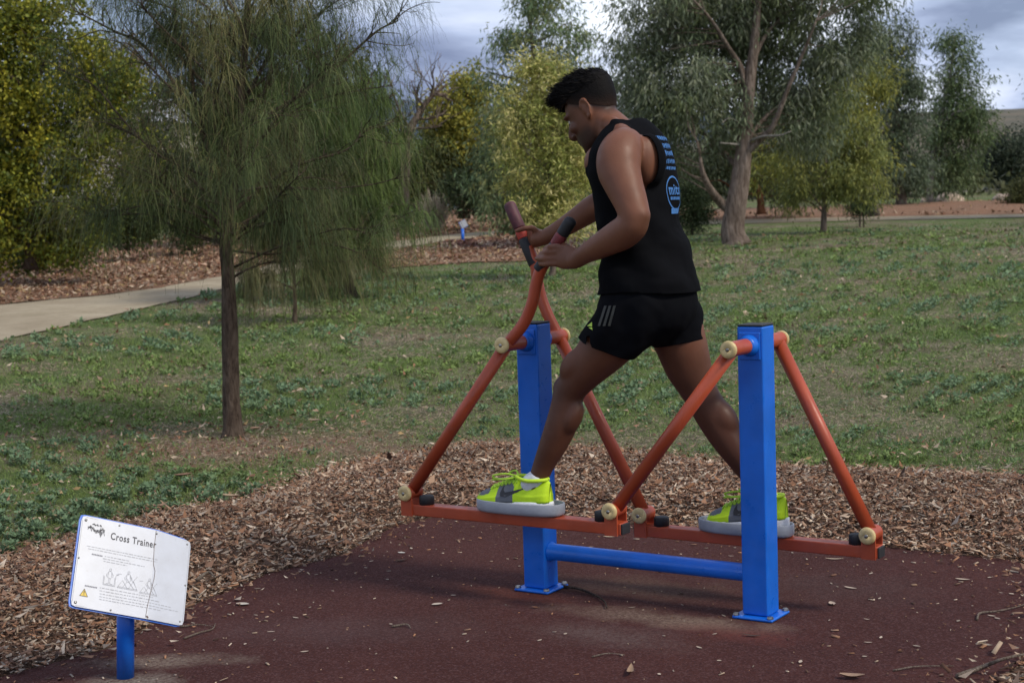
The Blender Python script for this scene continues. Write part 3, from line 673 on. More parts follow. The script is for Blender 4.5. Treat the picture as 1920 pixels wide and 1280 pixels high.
make_tree('slender_gum', 'slender green gum standing out against the right hand sky', 'tree', base_at(1755, D),
          px_ells(D, [(1790, 80, 35, 35), (1775, 140, 40, 45), (1815, 150, 40, 55), (1800, 215, 60, 55), (1765, 260, 40, 60), (1825, 240, 35, 45), (1790, 320, 50, 40)]),
          px_line(D, [(1744, 380), (1746, 320), (1760, 240), (1780, 150), (1790, 70)]), .14, 190, 75, .42, (.2, .04), GREEN, 27, .7, M_BARK_P)
for nm, lb, px, D, E_, sd in (('rounded_tree', 'dark rounded tree at the far right below the hill', 1880, 74, [(1868, 290, 38, 45), (1900, 300, 40, 45), (1850, 320, 20, 22)], 28), ('rounded_tree', 'broad dark tree cut by the right picture edge', 1935, 80, [(1940, 280, 40, 50), (1920, 320, 30, 30)], 29)):
    make_tree(nm, lb, 'tree', base_at(px, D), px_ells(D, E_), px_line(D, [(px, 372), (px, 345), (px-5, 300)]), .3, 120, 70, .6, (.22, .06), [(.035, .05, .03), (.05, .065, .04), (.065, .08, .05)], sd, .4, M_BARK_D, n_limb=5, group='dark trees below the hill')
D = 50
make_tree('edge_bush', 'olive bush at the right picture edge beyond the far path', 'shrub', base_at(1912, D),
          px_ells(D, [(1908, 365, 24, 22), (1925, 355, 20, 22)]), px_line(D, [(1912, 392), (1912, 375), (1912, 355)]), .05, 60, 70, .25, (.1, .035), [(.08, .09, .03), (.1, .1, .04), (.05, .06, .02)], 30, .2, M_BARK_D, n_limb=4)

for nm, lb, px, D, E_, tr_, sd, pal in (('side_gum', 'grey green gum whose twig tips reach in at the right edge', 2030, 40, [(2000, 150, 75, 60), (2050, 60, 90, 90), (2080, 220, 90, 80), (2010, 280, 60, 50)], [(2030, 425), (2032, 300), (2036, 160), (2045, 40)], 41, GREY), ('outer_gum', 'olive gum standing outside the right edge', 2330, 34, [(2330, 120, 120, 120), (2280, 230, 100, 80), (2390, 240, 100, 90)], [(2330, 440), (2331, 300), (2336, 120)], 42, GREEN)):
    make_tree(nm, lb, 'tree', base_at(px, D), px_ells(D, E_), px_line(D, tr_), .16, 170, 70, .36, (.17, .032), pal, sd, .75, M_BARK_G)
make_tree('outer_yellow_tree', 'yellow green tree standing outside the left edge', 'tree', base_at(-330, 23), px_ells(23, [(-330, 120, 150, 140), (-400, 280, 120, 120), (-260, 300, 120, 120)]), px_line(23, [(-330, 530), (-328, 400), (-325, 200), (-322, 40)]), .14, 200, 70, .3, (.09, .055), YELL, 43, .35, M_BARK_D)
# trees on the left
D = 25.5
make_tree('yellow_leaf_tree', 'yellow and green autumn tree filling the left edge beyond the path', 'tree', base_at(60, D),
          px_ells(D, [(60, 110, 130, 110), (-40, 200, 120, 120), (110, 250, 110, 110), (40, 360, 120, 90), (160, 380, 70, 70), (20, 440, 100, 55), (130, 450, 70, 35), (200, 150, 70, 100), (30, 20, 130, 80), (250, 300, 50, 80), (-60, 320, 100, 130)]),
          px_line(D, [(60, 505), (62, 430), (66, 320), (70, 180), (75, 40)]), .13, 640, 95, .26, (.075, .046), YELL, 31, .35, M_BARK_D, n_limb=14, twig_r=.01)
D = 40
make_tree('far_green_tree', 'dark green tree deep behind the left she oak', 'tree', base_at(420, D),
          px_ells(D, [(420, 120, 130, 130), (330, 250, 110, 110), (520, 80, 100, 100), (480, 260, 130, 110), (380, 370, 130, 70), (600, 200, 90, 120), (560, 350, 110, 80), (660, 300, 80, 100), (650, 120, 60, 70)]),
          px_line(D, [(420, 455), (420, 350), (425, 220), (430, 60)]), .25, 300, 75, .42, (.16, .05), [(.05, .065, .025), (.07, .085, .03), (.04, .05, .02), (.1, .11, .03)], 32, .4, M_BARK_D, n_limb=12)
D = 52
make_tree('far_brown_tree', 'sparse reddish tree behind the yellow left tree', 'tree', base_at(230, D),
          px_ells(D, [(240, 120, 80, 60), (200, 220, 90, 70), (290, 260, 80, 80), (230, 340, 90, 60)]), px_line(D, [(230, 440), (232, 330), (236, 150)]), .16, 110, 60, .5, (.17, .06), [(.14, .08, .05), (.1, .09, .04), (.17, .12, .06)], 33, .3, M_BARK_D, n_limb=8)
for nm, lb, px, D, E_, sd in (('low_shrub', 'low dark shrub behind the litter bed beside the yellow left tree', 240, 33, [(230, 425, 60, 38), (270, 400, 50, 40)], 61), ('low_shrub', 'low dark shrub glimpsed just left of the she oak trunk', 355, 35, [(350, 415, 55, 36), (385, 395, 45, 36)], 62), ('low_shrub', 'dark shrub at the left edge below the yellow tree', 90, 29, [(60, 455, 70, 36), (130, 445, 60, 36)], 63), ('low_shrub', 'dark shrub between the she oak trunk and the dense she oak', 500, 37, [(480, 410, 60, 34), (540, 400, 50, 34)], 64)):
    make_tree(nm, lb, 'shrub', base_at(px, D), px_ells(D, E_), px_line(D, [(px, 470), (px, 440), (px+4, 405)]), .05, 70, 70, .26, (.1, .045), [(.045, .07, .025), (.07, .095, .03), (.1, .115, .03)], sd, .3, M_BARK_D, n_limb=4, group='low shrubs behind the litter bed')
# far belt of trees closing the view
r_ = np.random.default_rng(77); P_, d_, L_, W_, c_ = [], [], [], [], []
for i in range(66):
    px = -1000+i*52+r_.normal()*12; 
    if 1760 < px < 1990: continue
    D = r_.uniform(66, 84); top = r_.uniform(265, 330) if not 700 < px < 800 else 335
    if px < 700: top = r_.uniform(150, 260)
    if px > 1560: top = r_.uniform(300, 340)
    n = 1050; y0 = 395-.028*(px-900)*.3; q = r_.random(n)**.7
    base = base_at(px, D); H_ = atD(px, top, D)[2]-base[2]
    pp = base+np.stack([r_.normal(size=n)*1.5, r_.normal(size=n)*1.5, q*H_], 1); pp[:, :2] += (base[:2]-pp[:, :2])*(q**3)[:, None]*.6
    P_.append(pp); c_.append(np.array([(.05, .06, .028), (.065, .07, .03), (.04, .05, .03)])[r_.integers(0, 3)]*1.4*r_.uniform(.6, 1.4, n)[:, None])
P_ = np.concatenate(P_); c_ = np.concatenate(c_); n = len(P_); d = rand_dir(n, r_)
V, Fq = leaves(P_, d, side_of(d, r_), r_.uniform(.25, .5, n), r_.uniform(.12, .22, n), .2)
tag(np_mesh('far_wood', V, Fq, M_LEAF, col=np.repeat(c_, 4, 0)), 'far belt of dark trees closing the park behind the path', 'trees', kind='stuff')

# ---------------------------------------------------------------- she oaks with hanging needles
def strands(P, out, L, drop, width, cols, r, k=5):
    n = len(P); t_ = np.linspace(0, 1, k+1); side = nrm(np.cross(out+rand_dir(n, r)*.3, np.array([0, 0, 1.0])+rand_dir(n, r)*.5)); V = []
    kink = rand_dir(n, r)*.15
    for i, tt in enumerate(t_):
        p = P+out*(L*(tt-.45*tt*tt))[:, None]*.75+np.array([0, 0, -1.0])*(L*drop*tt**1.6)[:, None]+kink*(L*tt*tt)[:, None]
        w = width*(1-.55*tt); V += [p+side*(w/2)[:, None], p-side*(w/2)[:, None]]
    V = np.stack(V, 1); m = 2*(k+1)
    f = np.array([[2*i, 2*i+1, 2*i+3, 2*i+2] for i in range(k)])
    return V.reshape(-1, 3), (np.arange(n)[:, None, None]*m+f).reshape(-1, 4), np.repeat(cols, m, 0)
def she_oak(name, label, base, stems, stem_r, branch_spec, n_str, L_rng, width, pal, seed, cat='tree', drop=.9):
    """stems: world polylines; branch_spec: list of (start, end) world points of main branches"""
    r = np.random.default_rng(seed); root = empty(name, base); tag(root, label, cat)
    for i, (s, rr) in enumerate(stems):
        q = catmull(s, 6); tt = np.linspace(0, 1, len(q)); rad = rr*(1-.72*tt)*(1+.3*np.exp(-tt*18))
        V, Fs = tube(q, rad, 20); nz = fbm(V*np.array([14, 14, 4.0]), 3, seed+i)-.5; V = V+(V-np.repeat(q, 20, 0))*nz[:, None]*.45
        py_mesh('trunk' if i == 0 else 'stem', V, Fs, M_BARK_D, root, True)
    tw = MB(); pts, outs, wts = [], [], []
    for i, (a, e_, rr) in enumerate(branch_spec):
        q = limb_path(a, e_, .07, seed*13+i, 8); tw.tube(q, np.linspace(rr, rr*.3, len(q)), 7)
        Lb = np.linalg.norm(e_-a); nsub = int((9+Lb*9)*(.6 if len(branch_spec) > 56 else 1))
        for j in range(nsub):
            u = r.uniform(.25, 1.0); p0 = q[min(len(q)-1, int(u*len(q)))]
            dr = nrm(nrm(e_-a)*.7+rand_dir(1, r)[0]*.8+np.array([0, 0, .25])); ll = Lb*r.uniform(.16, .4)
            q2 = limb_path(p0, p0+dr*ll, .03, seed*57+i*31+j, 4); tw.tube(q2, np.linspace(rr*.28, rr*.1, len(q2)), 4, False)
            m = 12; pts.append(q2[r.integers(1, len(q2), m)]+r.normal(size=(m, 3))*.015); outs.append(np.tile(dr, (m, 1)))
    tw.build('branches', M_BARK_D, root, True)
    pts = np.concatenate(pts); outs = np.concatenate(outs); k = r.integers(0, len(pts), n_str)
    P = pts[k]+r.normal(size=(n_str, 3))*.02; out = nrm(outs[k]*.8+rand_dir(n_str, r)*.75)
    pal = np.array(pal); g = fbm(P*2.2, 2, seed)
    cc = pal[np.clip(((g-.25)*2*len(pal)+r.normal(size=n_str)*.6).astype(int), 0, len(pal)-1)]*r.uniform(.6, 1.5, n_str)[:, None]
    V, Fq, C_ = strands(P, out, r.uniform(*L_rng, n_str), drop*r.uniform(.3, 1.3, n_str), width*r.uniform(.7, 1.3, n_str), cc, r, 3 if width > .005 else 4)
    np_mesh('needles', V, Fq, M_NEEDLE, root, col=C_)
    return root
D = xyds(*TREE0[:2])[0]
def T(px, py, dz=0): return atD(px, py, D+dz)
br = []
r_ = np.random.default_rng(3)
for a, e_ in [((425, 440), (300, 330, -.5)), ((428, 440), (560, 330, -.6)), ((430, 400), (200, 230, .2)), ((432, 400), (680, 250, .1)), ((440, 330), (250, 90, -.3)), ((448, 300), (620, 120, -.4)), ((452, 240), (330, -20, .3)), ((455, 240), (560, -60, .2)), ((440, 300), (140, 20, .3)), ((455, 230), (745, 40, .1)), ((460, 120), (380, -160, -.1)), ((460, 100), (520, -180, .1)), ((435, 380), (470, 300, -.9)), ((430, 420), (350, 300, .8)), ((440, 380), (600, 280, .8)), ((425, 450), (230, 330, .4)), ((380, 240), (300, 60, .6)), ((430, 430), (640, 330, .3)), ((448, 280), (420, 120, -.7)), ((455, 180), (680, -30, -.2)), ((455, 200), (250, -60, -.5)), ((432, 460), (540, 420, -.5)), ((428, 455), (310, 400, .1)), ((440, 500), (700, 440, -.3)), ((435, 390), (160, 300, -.2)), ((440, 350), (110, 130, -.1)), ((430, 420), (180, 400, -.2)), ((445, 320), (740, 160, .4)), ((440, 360), (760, 330, -.1)), ((430, 430), (730, 420, .1)), ((450, 260), (500, 40, .6)), ((450, 250), (400, 30, -.6)), ((455, 200), (620, 10, .5)), ((445, 300), (330, 180, -.7)), ((446, 300), (560, 220, -.8)), ((432, 420), (420, 360, -.8)), ((432, 420), (500, 380, .7)), ((460, 60), (300, -100)), ((462, 60), (640, -80)), ((460, 30), (560, 0, -.4)), ((455, 100), (350, -10, -.5)), ((455, 140), (560, 60, .5)), ((455, 160), (250, 20, .4)), ((458, 120), (200, -30)), ((460, 90), (700, -20, .3)), ((455, 150), (400, 60, .5)), ((455, 150), (520, 70, -.5)), ((458, 60), (430, -60, .4)), ((450, 200), (300, 60, .3)), ((450, 200), (640, 90, .2)), ((436, 520), (650, 490, .1)), ((430, 470), (720, 510, -.2)), ((428, 460), (150, 390, .1))]:
    br.append((T(*a), T(*e_), .015 if len(br) < 10 else .0085))
stems = [(np.array([T(437, 822), T(436, 780), T(433, 700), T(431, 600), T(427, 500), T(424, 440), T(440, 330), T(453, 240), T(452, 170), T(462, 60), T(470, -120)]), .06),
         (np.array([T(424, 445), T(412, 380, .05), T(395, 290, .08), T(372, 230, .1), T(362, 160, .1), T(340, 40, .1)]), .028),
         (np.array([T(426, 430), T(410, 300, .15), T(402, 200, .2), T(415, 60, .25)]), .02)]
she_oak('she_oak', 'slim she oak with drooping needles standing in the near lawn', TREE0, stems, .066, br, 30000, (.12, .46), .0027, [(.045, .065, .025), (.065, .09, .03), (.095, .115, .04), (.16, .15, .06)], 51, drop=.62)
B1 = G(657, 556); D = xyds(*B1[:2])[0]
br = []
for a, e_ in [((650, 470), (540, 380)), ((650, 470), (730, 400)), ((640, 430), (500, 280)), ((645, 400), (735, 270)), ((640, 380), (560, 160)), ((640, 350), (690, 140)), ((640, 300), (620, 90)), ((640, 450), (620, 400)), ((640, 400), (660, 300)), ((640, 420), (590, 300)), ((645, 440), (700, 330)), ((640, 350), (520, 220)), ((645, 330), (725, 200)), ((650, 480), (600, 440)), ((652, 480), (690, 450)), ((640, 300), (600, 180)), ((640, 300), (660, 200)), ((650, 460), (480, 400)), ((645, 350), (640, 250))]:
    for dz in (-.7, .0, .8): br.append((T(*a), T(e_[0]+r_.normal()*12, e_[1]+r_.normal()*12, dz+r_.normal()*.3), .028))
she_oak('dense_she_oak', 'dense dark green she oak at the edge of the path', B1, [(np.array([T(660, 560), T(654, 530), T(650, 490), T(645, 420), T(640, 300), T(635, 120)]), .085)], .09, br, 26000, (.25, .6), .0085, [(.06, .095, .025), (.085, .13, .03), (.12, .165, .04)], 52, drop=.8)
B2 = G(552, 603); D = xyds(*B2[:2])[0]
br = [(T(*a), T(*e_), .014) for a, e_ in [((550, 520), (480, 420)), ((550, 500), (620, 430)), ((550, 480), (520, 350, .4)), ((550, 470), (590, 340, -.3)), ((550, 430), (480, 300)), ((550, 420), (630, 320, .3)), ((550, 380), (540, 240)), ((550, 540), (470, 500, -.3)), ((550, 540), (640, 500, .2))]]
she_oak('thin_she_oak', 'thin young she oak between the near tree and the path', B2, [(np.array([T(552, 606), T(553, 570), T(550, 500), T(548, 400), T(545, 260)]), .03)], .03, br, 6500, (.25, .6), .0065, [(.06, .07, .025), (.09, .09, .035), (.12, .11, .05)], 53)

# ---------------------------------------------------------------- small things far off
def rock(px, py, D, w, h, label, seed):
    b = base_at(px, D); s = F_PX/D; n_ = 18; V = []; Fs = []
    for i in range(9):
        for j in range(n_):
            ph = i/8*math.pi*.55; th = j/n_*2*math.pi; v = np.array([math.sin(ph)*math.cos(th)*w/s/2, math.sin(ph)*math.sin(th)*w/s/2, math.cos(ph)*h/s]); v *= 1+.5*(float(fbm(v*1.6+seed, 3, seed))-.5); V.append(b+v)
    Fs = [[i*n_+j, (i+1)*n_+j, (i+1)*n_+(j+1) % n_, i*n_+(j+1) % n_] for i in range(8) for j in range(n_)]
    o = py_mesh('boulder', np.array(V)-b, Fs, plain('boulder_stone', (.4, .31, .24), .9, .35, 3, .6, 12, .05)); o.location = b; tag(o, label, 'boulder', 'boulders beyond the far path')
rock(1783, 375, 57, 56, 17, 'pale boulder right of the slender gum trunk', 2)
rock(1882, 378, 57, 44, 14, 'tan boulder in front of the dark rounded tree', 5)
rock(1738, 379, 58, 22, 9, 'small low boulder at the foot of the slender gum', 9)
# pale clump of upright blades, built at an unclear pale patch
b = base_at(815, 46); r_ = np.random.default_rng(9); n = 420
P = b+np.stack([r_.normal(size=n)*.12, r_.normal(size=n)*.15, r_.uniform(0, .2, n)], 1); d = nrm(np.stack([r_.normal(size=n)*.28+.12, r_.normal(size=n)*.28, np.ones(n)], 1))
V, Fq = leaves(P, d, side_of(d, r_), r_.uniform(.5, 1.15, n), r_.uniform(.02, .07, n), .25)
o = np_mesh('pale_clump', V-b, Fq, M_LEAF, col=np.repeat(np.array((.6, .52, .42))*r_.uniform(.6, 1.2, n)[:, None], 4, 0)); o.location = b; tag(o, 'pale clump of upright blades by the end of the path', 'grass clump')
# pale house glimpsed through the needles
hb = base_at(235, 62); root = empty('house', hb); tag(root, 'pale house with grey tin roof glimpsed behind the left trees', 'house')
ax = np.array([[*RH, 0], [*FH, 0], [0, 0, 1.0]])
M_WALL = plain('cream_wall', (.5, .46, .4), .8, .08, 2); M_TIN = plain('tin_roof', (.42, .43, .44), .5, .15, 3); M_GLASS = plain('dark_glass', (.03, .035, .04), .1, .1)
MB().box(hb+np.array([0, 0, 2.0]), (5.5, 5, 4.0), ax).build('wall', M_WALL, root)
rz = 4.0; A = [hb+ax[0]*a+ax[1]*b_+np.array([0, 0, z_]) for a, b_, z_ in ((-3, -2.9, rz), (3, -2.9, rz), (3, 2.9, rz), (-3, 2.9, rz), (-2.2, 0, rz+1.1), (2.2, 0, rz+1.1))]
py_mesh('roof', A, [[0, 1, 5, 4], [2, 3, 4, 5], [1, 2, 5], [3, 0, 4], [3, 2, 1, 0]], M_TIN, root)
for a in (-1.5, 1.4):
    w_ = MB().box(hb+ax[0]*a-ax[1]*2.53+np.array([0, 0, 2.1]), (1.3, .08, 1.1), ax).build('window', M_GLASS, root)
# small information sign far along the path
b = G(868, 452); D = xyds(*b[:2])[0]; s = F_PX/D
root = empty('path_sign', b); tag(root, 'small blue posted information sign beside the far path', 'sign')
V, Fs = tube([b-np.array([0, 0, .05]), b+np.array([0, 0, .3])], .04, 10); py_mesh('post', V, Fs, M_BLUE, root, True)
un = nrm(np.array([RH[0]*.6+FH[0]*.5, RH[1]*.6+FH[1]*.5, .35])); vn = nrm(np.cross(np.cross(un, [0, 0, 1]), un)+np.array([FH[0], FH[1], 0])*.25); vn = nrm(vn-un*(vn@un))
MB().box(b+np.array([0, 0, .4])+un*.04, (.2, .17, .012), [un, vn, np.cross(un, vn)]).build('panel', M_GREYP, root)
MB().box(b+np.array([0, 0, .395])+un*.04-np.cross(un, vn)*.012, (.215, .185, .008), [un, vn, np.cross(un, vn)]).build('backing_plate', M_BLUE, root)

# ================================================================== the cross trainer
PL, PH, PZ = .853, .953, .893                     # post spacing, post height, pivot height
tr = empty('cross_trainer', (PL/2, 0, 0)); tag(tr, 'outdoor cross trainer with two blue posts and red swinging foot rails', 'exercise machine')
def cyl(a, b, r, n=24): return tube([np.asarray(a, float), np.asarray(b, float)], r, n)
def rod(name, a, b, r, mat, parent, n=24, bevel=.002):
    o = MB().add(*cyl(a, b, r, n)).build(name, mat, parent, bevel=bevel); return o
def bolt_cap(c_, axis, r, parent, name='end_cap'):
    """cream plastic end cap with a recessed steel bolt"""
    c_ = np.asarray(c_, float); axis = nrm(axis); prof = [(0, r*.96), (.004, r), (.009, r*.98), (.013, r*.84), (.0145, r*.6), (.0135, r*.42), (.009, r*.36), (.009, 0.0005)]
    V, Fs = tube(np.array([c_+axis*p[0] for p in prof]), [p[1] for p in prof], 28)
    cap_o = py_mesh(name, V, Fs, M_CREAM, parent, True)
    b = MB(); b.tube([c_+axis*.0080, c_+axis*.0136, c_+axis*.0140], [r*.46, r*.46, r*.2], 20); b.build('recess_shade', M_BLACK, cap_o)  # black disc fills the cap's hole, standing for the shade inside
    b = MB(); b.tube([c_+axis*.0120, c_+axis*.0155, c_+axis*.0165], [r*.24, r*.22, r*.1], 12); b.build('bolt', M_STEEL, cap_o, True)
    return cap_o
for x0, tilt in ((0.0, .0025), (PL, .0034)):
    m = MB().box((x0+tilt*.48, 0, PH/2+.006), (.09, .09, PH-.012), np.array([[1, 0, -tilt], [0, 1, 0], [tilt, 0, 1.0]]))
    post = m.build('post', M_BLUE, tr, bevel=.006, seg=3)
    MB().box((x0+tilt*.95, 0, PH+.003), (.088, .088, .007)).build('post_cap', M_BLACK, post, bevel=.003)
    bp = MB().box((x0, 0, .006), (.142, .142, .010)).build('base_plate', M_BLUE, post, bevel=.004)
    for sx in (-1, 1):
        for sy in (-1, 1):
            c_ = np.array([x0+sx*.06, sy*.06, .011]); m = MB(); m.tube([c_, c_+[0, 0, .002], c_+[0, 0, .008], c_+[0, 0, .009]], [.011, .011, .009, .004], 6); m.build('anchor_bolt', M_STEEL, post, False)
    xo = x0+tilt*PZ
    for sy in (-1, 1):
        MB().box((xo, sy*.0475, PZ-.002), (.074, .006, .088)).build('bearing_plate', M_BLUE, post, bevel=.003)
        V, Fs = tube([(xo, sy*.049, PZ), (xo, sy*.058, PZ), (xo, sy*.068, PZ), (xo, sy*.078, PZ)], [.036, .034, .030, .029], 28); py_mesh('bearing_boss', V, Fs, M_BLUE, post, True)
# cross tube between the posts
V, Fs = tube([(.044, 0, .14), (.05, 0, .14), (.056, 0, .14), (PL-.056, 0, .14), (PL-.05, 0, .14), (PL-.044, 0, .14)], [.036, .034, .0295, .0295, .034, .036], 28)
py_mesh('cross_tube', V, Fs, M_BLUE, tr, True)
def arm_set(xo, sy, low, handle=None):
    """pivot tube, swinging arm, and the handle that grows out of the front arms"""
    yo, yi = sy*.196, sy*.076
    pv = MB().tube([(xo, yi, PZ), (xo, yo, PZ)], .0245, 26).build('pivot_tube', M_RED, tr, bevel=.002)
    bolt_cap((xo, yo, PZ), (0, sy, 0), .0285, pv)
    ya = sy*.168; a = np.array([xo, ya, PZ]); e_ = np.array([low[0], sy*.178, low[1]])
    d = nrm(e_-a)
    MB().tube([a+d*.012, e_-d*.012], .0225, 24).build('swing_arm', M_RED, tr, True)
    return a
near_front = arm_set(.002, -1, (-.432, .352)); near_rear = arm_set(PL+.003, -1, (.418, .352))
far_front = arm_set(.002, 1, (.330, .268)); far_rear = arm_set(PL+.003, 1, (1.168, .264))
def foot_rail(x0, x1, sy, zt, piv, zp, plate_c):
    yc = sy*.178; w = .056
    rail = MB().box(((x0+x1)/2, yc, zt-.02), (x1-x0, w, .04)).build('foot_rail', M_RED, tr, bevel=.004)
    for xe, s in ((x0, -1), (x1, 1)):
        MB().box((xe+s*.003, yc, zt-.02), (.008, w-.004, .036)).build('rail_end_cap', M_BLACK, rail, bevel=.003)
    for xp in piv:
        for s in (-1, 1):
            # bracket ear with a rounded top
            yy = yc+s*(w/2+.003); pts = [(xp-.024, zt-.042), (xp+.024, zt-.042)]+[(xp+.024*math.cos(t_), zp+.024*math.sin(t_)) for t_ in np.linspace(0, math.pi, 11)]
            V = [(p[0], yy-.003, p[1]) for p in pts]+[(p[0], yy+.003, p[1]) for p in pts]; n_ = len(pts)
            py_mesh('bracket', V, [list(range(n_)), list(range(n_, 2*n_))[::-1]]+[[i, n_+i, n_+(i+1) % n_, (i+1) % n_] for i in range(n_)], M_RED, rail)
        pt = MB().tube([(xp, yc-w/2-.007, zp), (xp, yc+w/2+.012, zp)], .0245, 26).build('lower_pivot', M_RED, rail, bevel=.003)
        bolt_cap((xp, yc-w/2-.0072, zp), (0, -1, 0), .0285, rail)
    for xb in (piv[0]+.068, piv[1]-.05):
        m = MB(); m.tube([(xb, yc, zt-.002), (xb, yc, zt+.026), (xb, yc, zt+.031), (xb, yc, zt+.033)], [.027, .027, .025, .018], 24); m.build('rubber_stop', M_BLACK, rail, True)
    # oval foot tray with a raised rim
    fx, hl, hw = plate_c, .172, .066; th = np.linspace(0, 2*np.pi, 64, endpoint=False)
    def ring(k, z): 
        ct, st = np.cos(th), np.sin(th); q = 2.6
        return np.stack([fx+np.sign(ct)*np.abs(ct)**(2/q)*(hl-k), yc+np.sign(st)*np.abs(st)**(2/q)*(hw-k)*(1-.12*ct*0), np.full(64, z)], 1)
    z0 = zt+.004; rings = [ring(.03, z0-.002), ring(.006, z0-.001), ring(.001, z0+.004), ring(0, z0+.012), ring(0, z0+.038), ring(.0015, z0+.040), ring(.004, z0+.040), ring(.0055, z0+.037), ring(.0055, z0+.012), ring(.012, z0+.007), ring(.03, z0+.006)]
    V = np.concatenate(rings); n_ = 64; Fs = [[i*n_+j, i*n_+(j+1) % n_, (i+1)*n_+(j+1) % n_, (i+1)*n_+j] for i in range(len(rings)-1) for j in range(n_)]+[list(range(n_))[::-1], [(len(rings)-1)*n_+j for j in range(n_)]]
    py_mesh('foot_tray', V, Fs, M_GREYP, rail, True)
    MB().box((fx, yc, zt+.0005), (.2, .05, .004)).build('tray_mount', M_STEEL, rail)
    return z0+.007
NEAR_TREAD = foot_rail(-.456, .452, -1, .311, (-.432, .418), .352, .04)
FAR_TREAD = foot_rail(.305, 1.196, 1, .229, (.330, 1.168), .266, .722)
# handles
M_GRIPR = plain('worn_red_grip', (.16, .02, .022), .6, .35, 50); M_GRIPD = plain('maroon_grip', (.075, .018, .026), .6, .35, 50); M_RING = plain('red_grip_ring', (.42, .045, .03), .55, .2, 60)
def handle(start, px, y, grip):
    pts = [start]+[at(p[0], p[1], y) for p in px]; q = catmull(pts, 8)
    h = MB().tube(q, .0205, 20).build('handle', M_RED, tr, True)
    for nm, p0, p1, r, m in grip:
        a, b_ = at(*p0, y), at(*p1, y); d = nrm(b_-a); prof = [a, a+d*.002, b_-d*.012, b_-d*.004, b_]
        g = MB().tube(prof, [r*.96, r, r, r*.85, r*.5], 22).build(nm, m, h, True)
    return h
NY, FY = -.158, .162
handle(near_front, [(982, 606), (998, 568), (1005, 535), (1013, 508), (1030, 478)], NY, [('grip', (1011, 506), (1043, 458), .0225, M_BLACK), ('grip_sleeve', (1042, 459), (1056, 437), .0215, M_GRIPR), ('grip_tip', (1054.5, 439), (1072.5, 410), .0215, M_BLACK)])
handle(far_front, [(1028, 592), (1014, 555), (1007, 520), (1003, 495), (990, 464)], FY, [('grip', (1002.5, 496), (981, 445), .022, M_BLACK), ('grip_ring', (982, 447), (973.5, 426), .0208, M_RING), ('grip_tip', (974.5, 428), (953.5, 380), .0225, M_GRIPD)])

# ================================================================== the sign
sb = np.array([-.549, -1.459, 0.0]); sg = empty('instruction_sign', sb); tag(sg, 'tilted white instruction sign on a short blue post beside the pad', 'sign')
sc_c = np.array([-.4815, -1.465, .3305]); su = nrm([.43, .843, -.322]); sv = np.array([-.29, .47, .83]); sv = nrm(sv-su*(sv@su)); sn = np.cross(su, sv); SW, SH = .346, .277
pt = sc_c-sn*.036-sv*.085
V, Fs = tube([sb-np.array([0, 0, .02]), sb+(pt-sb)*.5+np.array([0, 0, 0]), pt], .0255, 24); py_mesh('post', V, Fs, M_BLUE, sg, True)
def spt(u, v, h=0.0):                             # a point of the panel face; the part right of the crack is bent back
    u = np.asarray(u, float); v = np.asarray(v, float); ub = .235
    over = np.maximum(0, u-ub); bend = over**1.0*.16
    return sc_c+su*((u-SW/2)-over*.012)[..., None]+sv*(v-SH/2-over*.10*np.clip(v/SH, 0, 1))[..., None]+sn*(h-bend*.35)[..., None]
def panel(name, u0, u1, v0, v1, h0, h1, mat, parent, rc=.012):
    # rounded rectangle, gridded so that it can bend
    us = np.linspace(u0, u1, 25); vs_ = np.linspace(v0, v1, 17); UU, VV = np.meshgrid(us, vs_)
    for cu, cv_ in ((u0+rc, v0+rc), (u1-rc, v0+rc), (u0+rc, v1-rc), (u1-rc, v1-rc)):
        k = ((UU-cu)*(1 if cu > (u0+u1)/2 else -1) > 0) & ((VV-cv_)*(1 if cv_ > (v0+v1)/2 else -1) > 0)
        a, b_ = (UU-cu)[k], (VV-cv_)[k]; m_ = np.maximum(np.abs(a), np.abs(b_))/(np.hypot(a, b_)+1e-9); UU[k] = cu+a*m_; VV[k] = cv_+b_*m_
    T_ = spt(UU, VV, h1*np.ones_like(UU)).reshape(-1, 3); B_ = spt(UU, VV, h0*np.ones_like(UU)).reshape(-1, 3); n_ = 25; N_ = len(T_)
    f = [[j*n_+i, j*n_+i+1, (j+1)*n_+i+1, (j+1)*n_+i] for j in range(16) for i in range(24)]
    edge = [i for i in range(n_)]+[j*n_+n_-1 for j in range(1, 17)]+[16*n_+i for i in range(n_-2, -1, -1)]+[j*n_ for j in range(15, 0, -1)]
    Fs = f+[[N_+i for i in q[::-1]] for q in f]+[[edge[(i+1) % len(edge)], edge[i], N_+edge[i], N_+edge[(i+1) % len(edge)]] for i in range(len(edge))]
    return py_mesh(name, np.vstack([T_, B_]), Fs, mat, parent)
panel('backing_plate', -.005, SW-.006, -.004, SH+.005, -.008, -.004, M_BLUE, sg)
pn = panel('panel', 0, SW, 0, SH, -.003, .002, M_BOARD, sg)
def stroke(mb, pts, w, h=.0026):
    pts = np.asarray(pts, float); d = np.gradient(pts, axis=0); d = d/(np.linalg.norm(d, axis=1, keepdims=True)+1e-9); nn = np.stack([-d[:, 1], d[:, 0]], 1)*w/2
    A, B = pts+nn, pts-nn; V = np.concatenate([spt(A[:, 0], A[:, 1], np.full(len(A), h)), spt(B[:, 0], B[:, 1], np.full(len(B), h))]); n_ = len(pts)
    mb.add(V, [[i, n_+i, n_+i+1, i+1] for i in range(n_-1)])
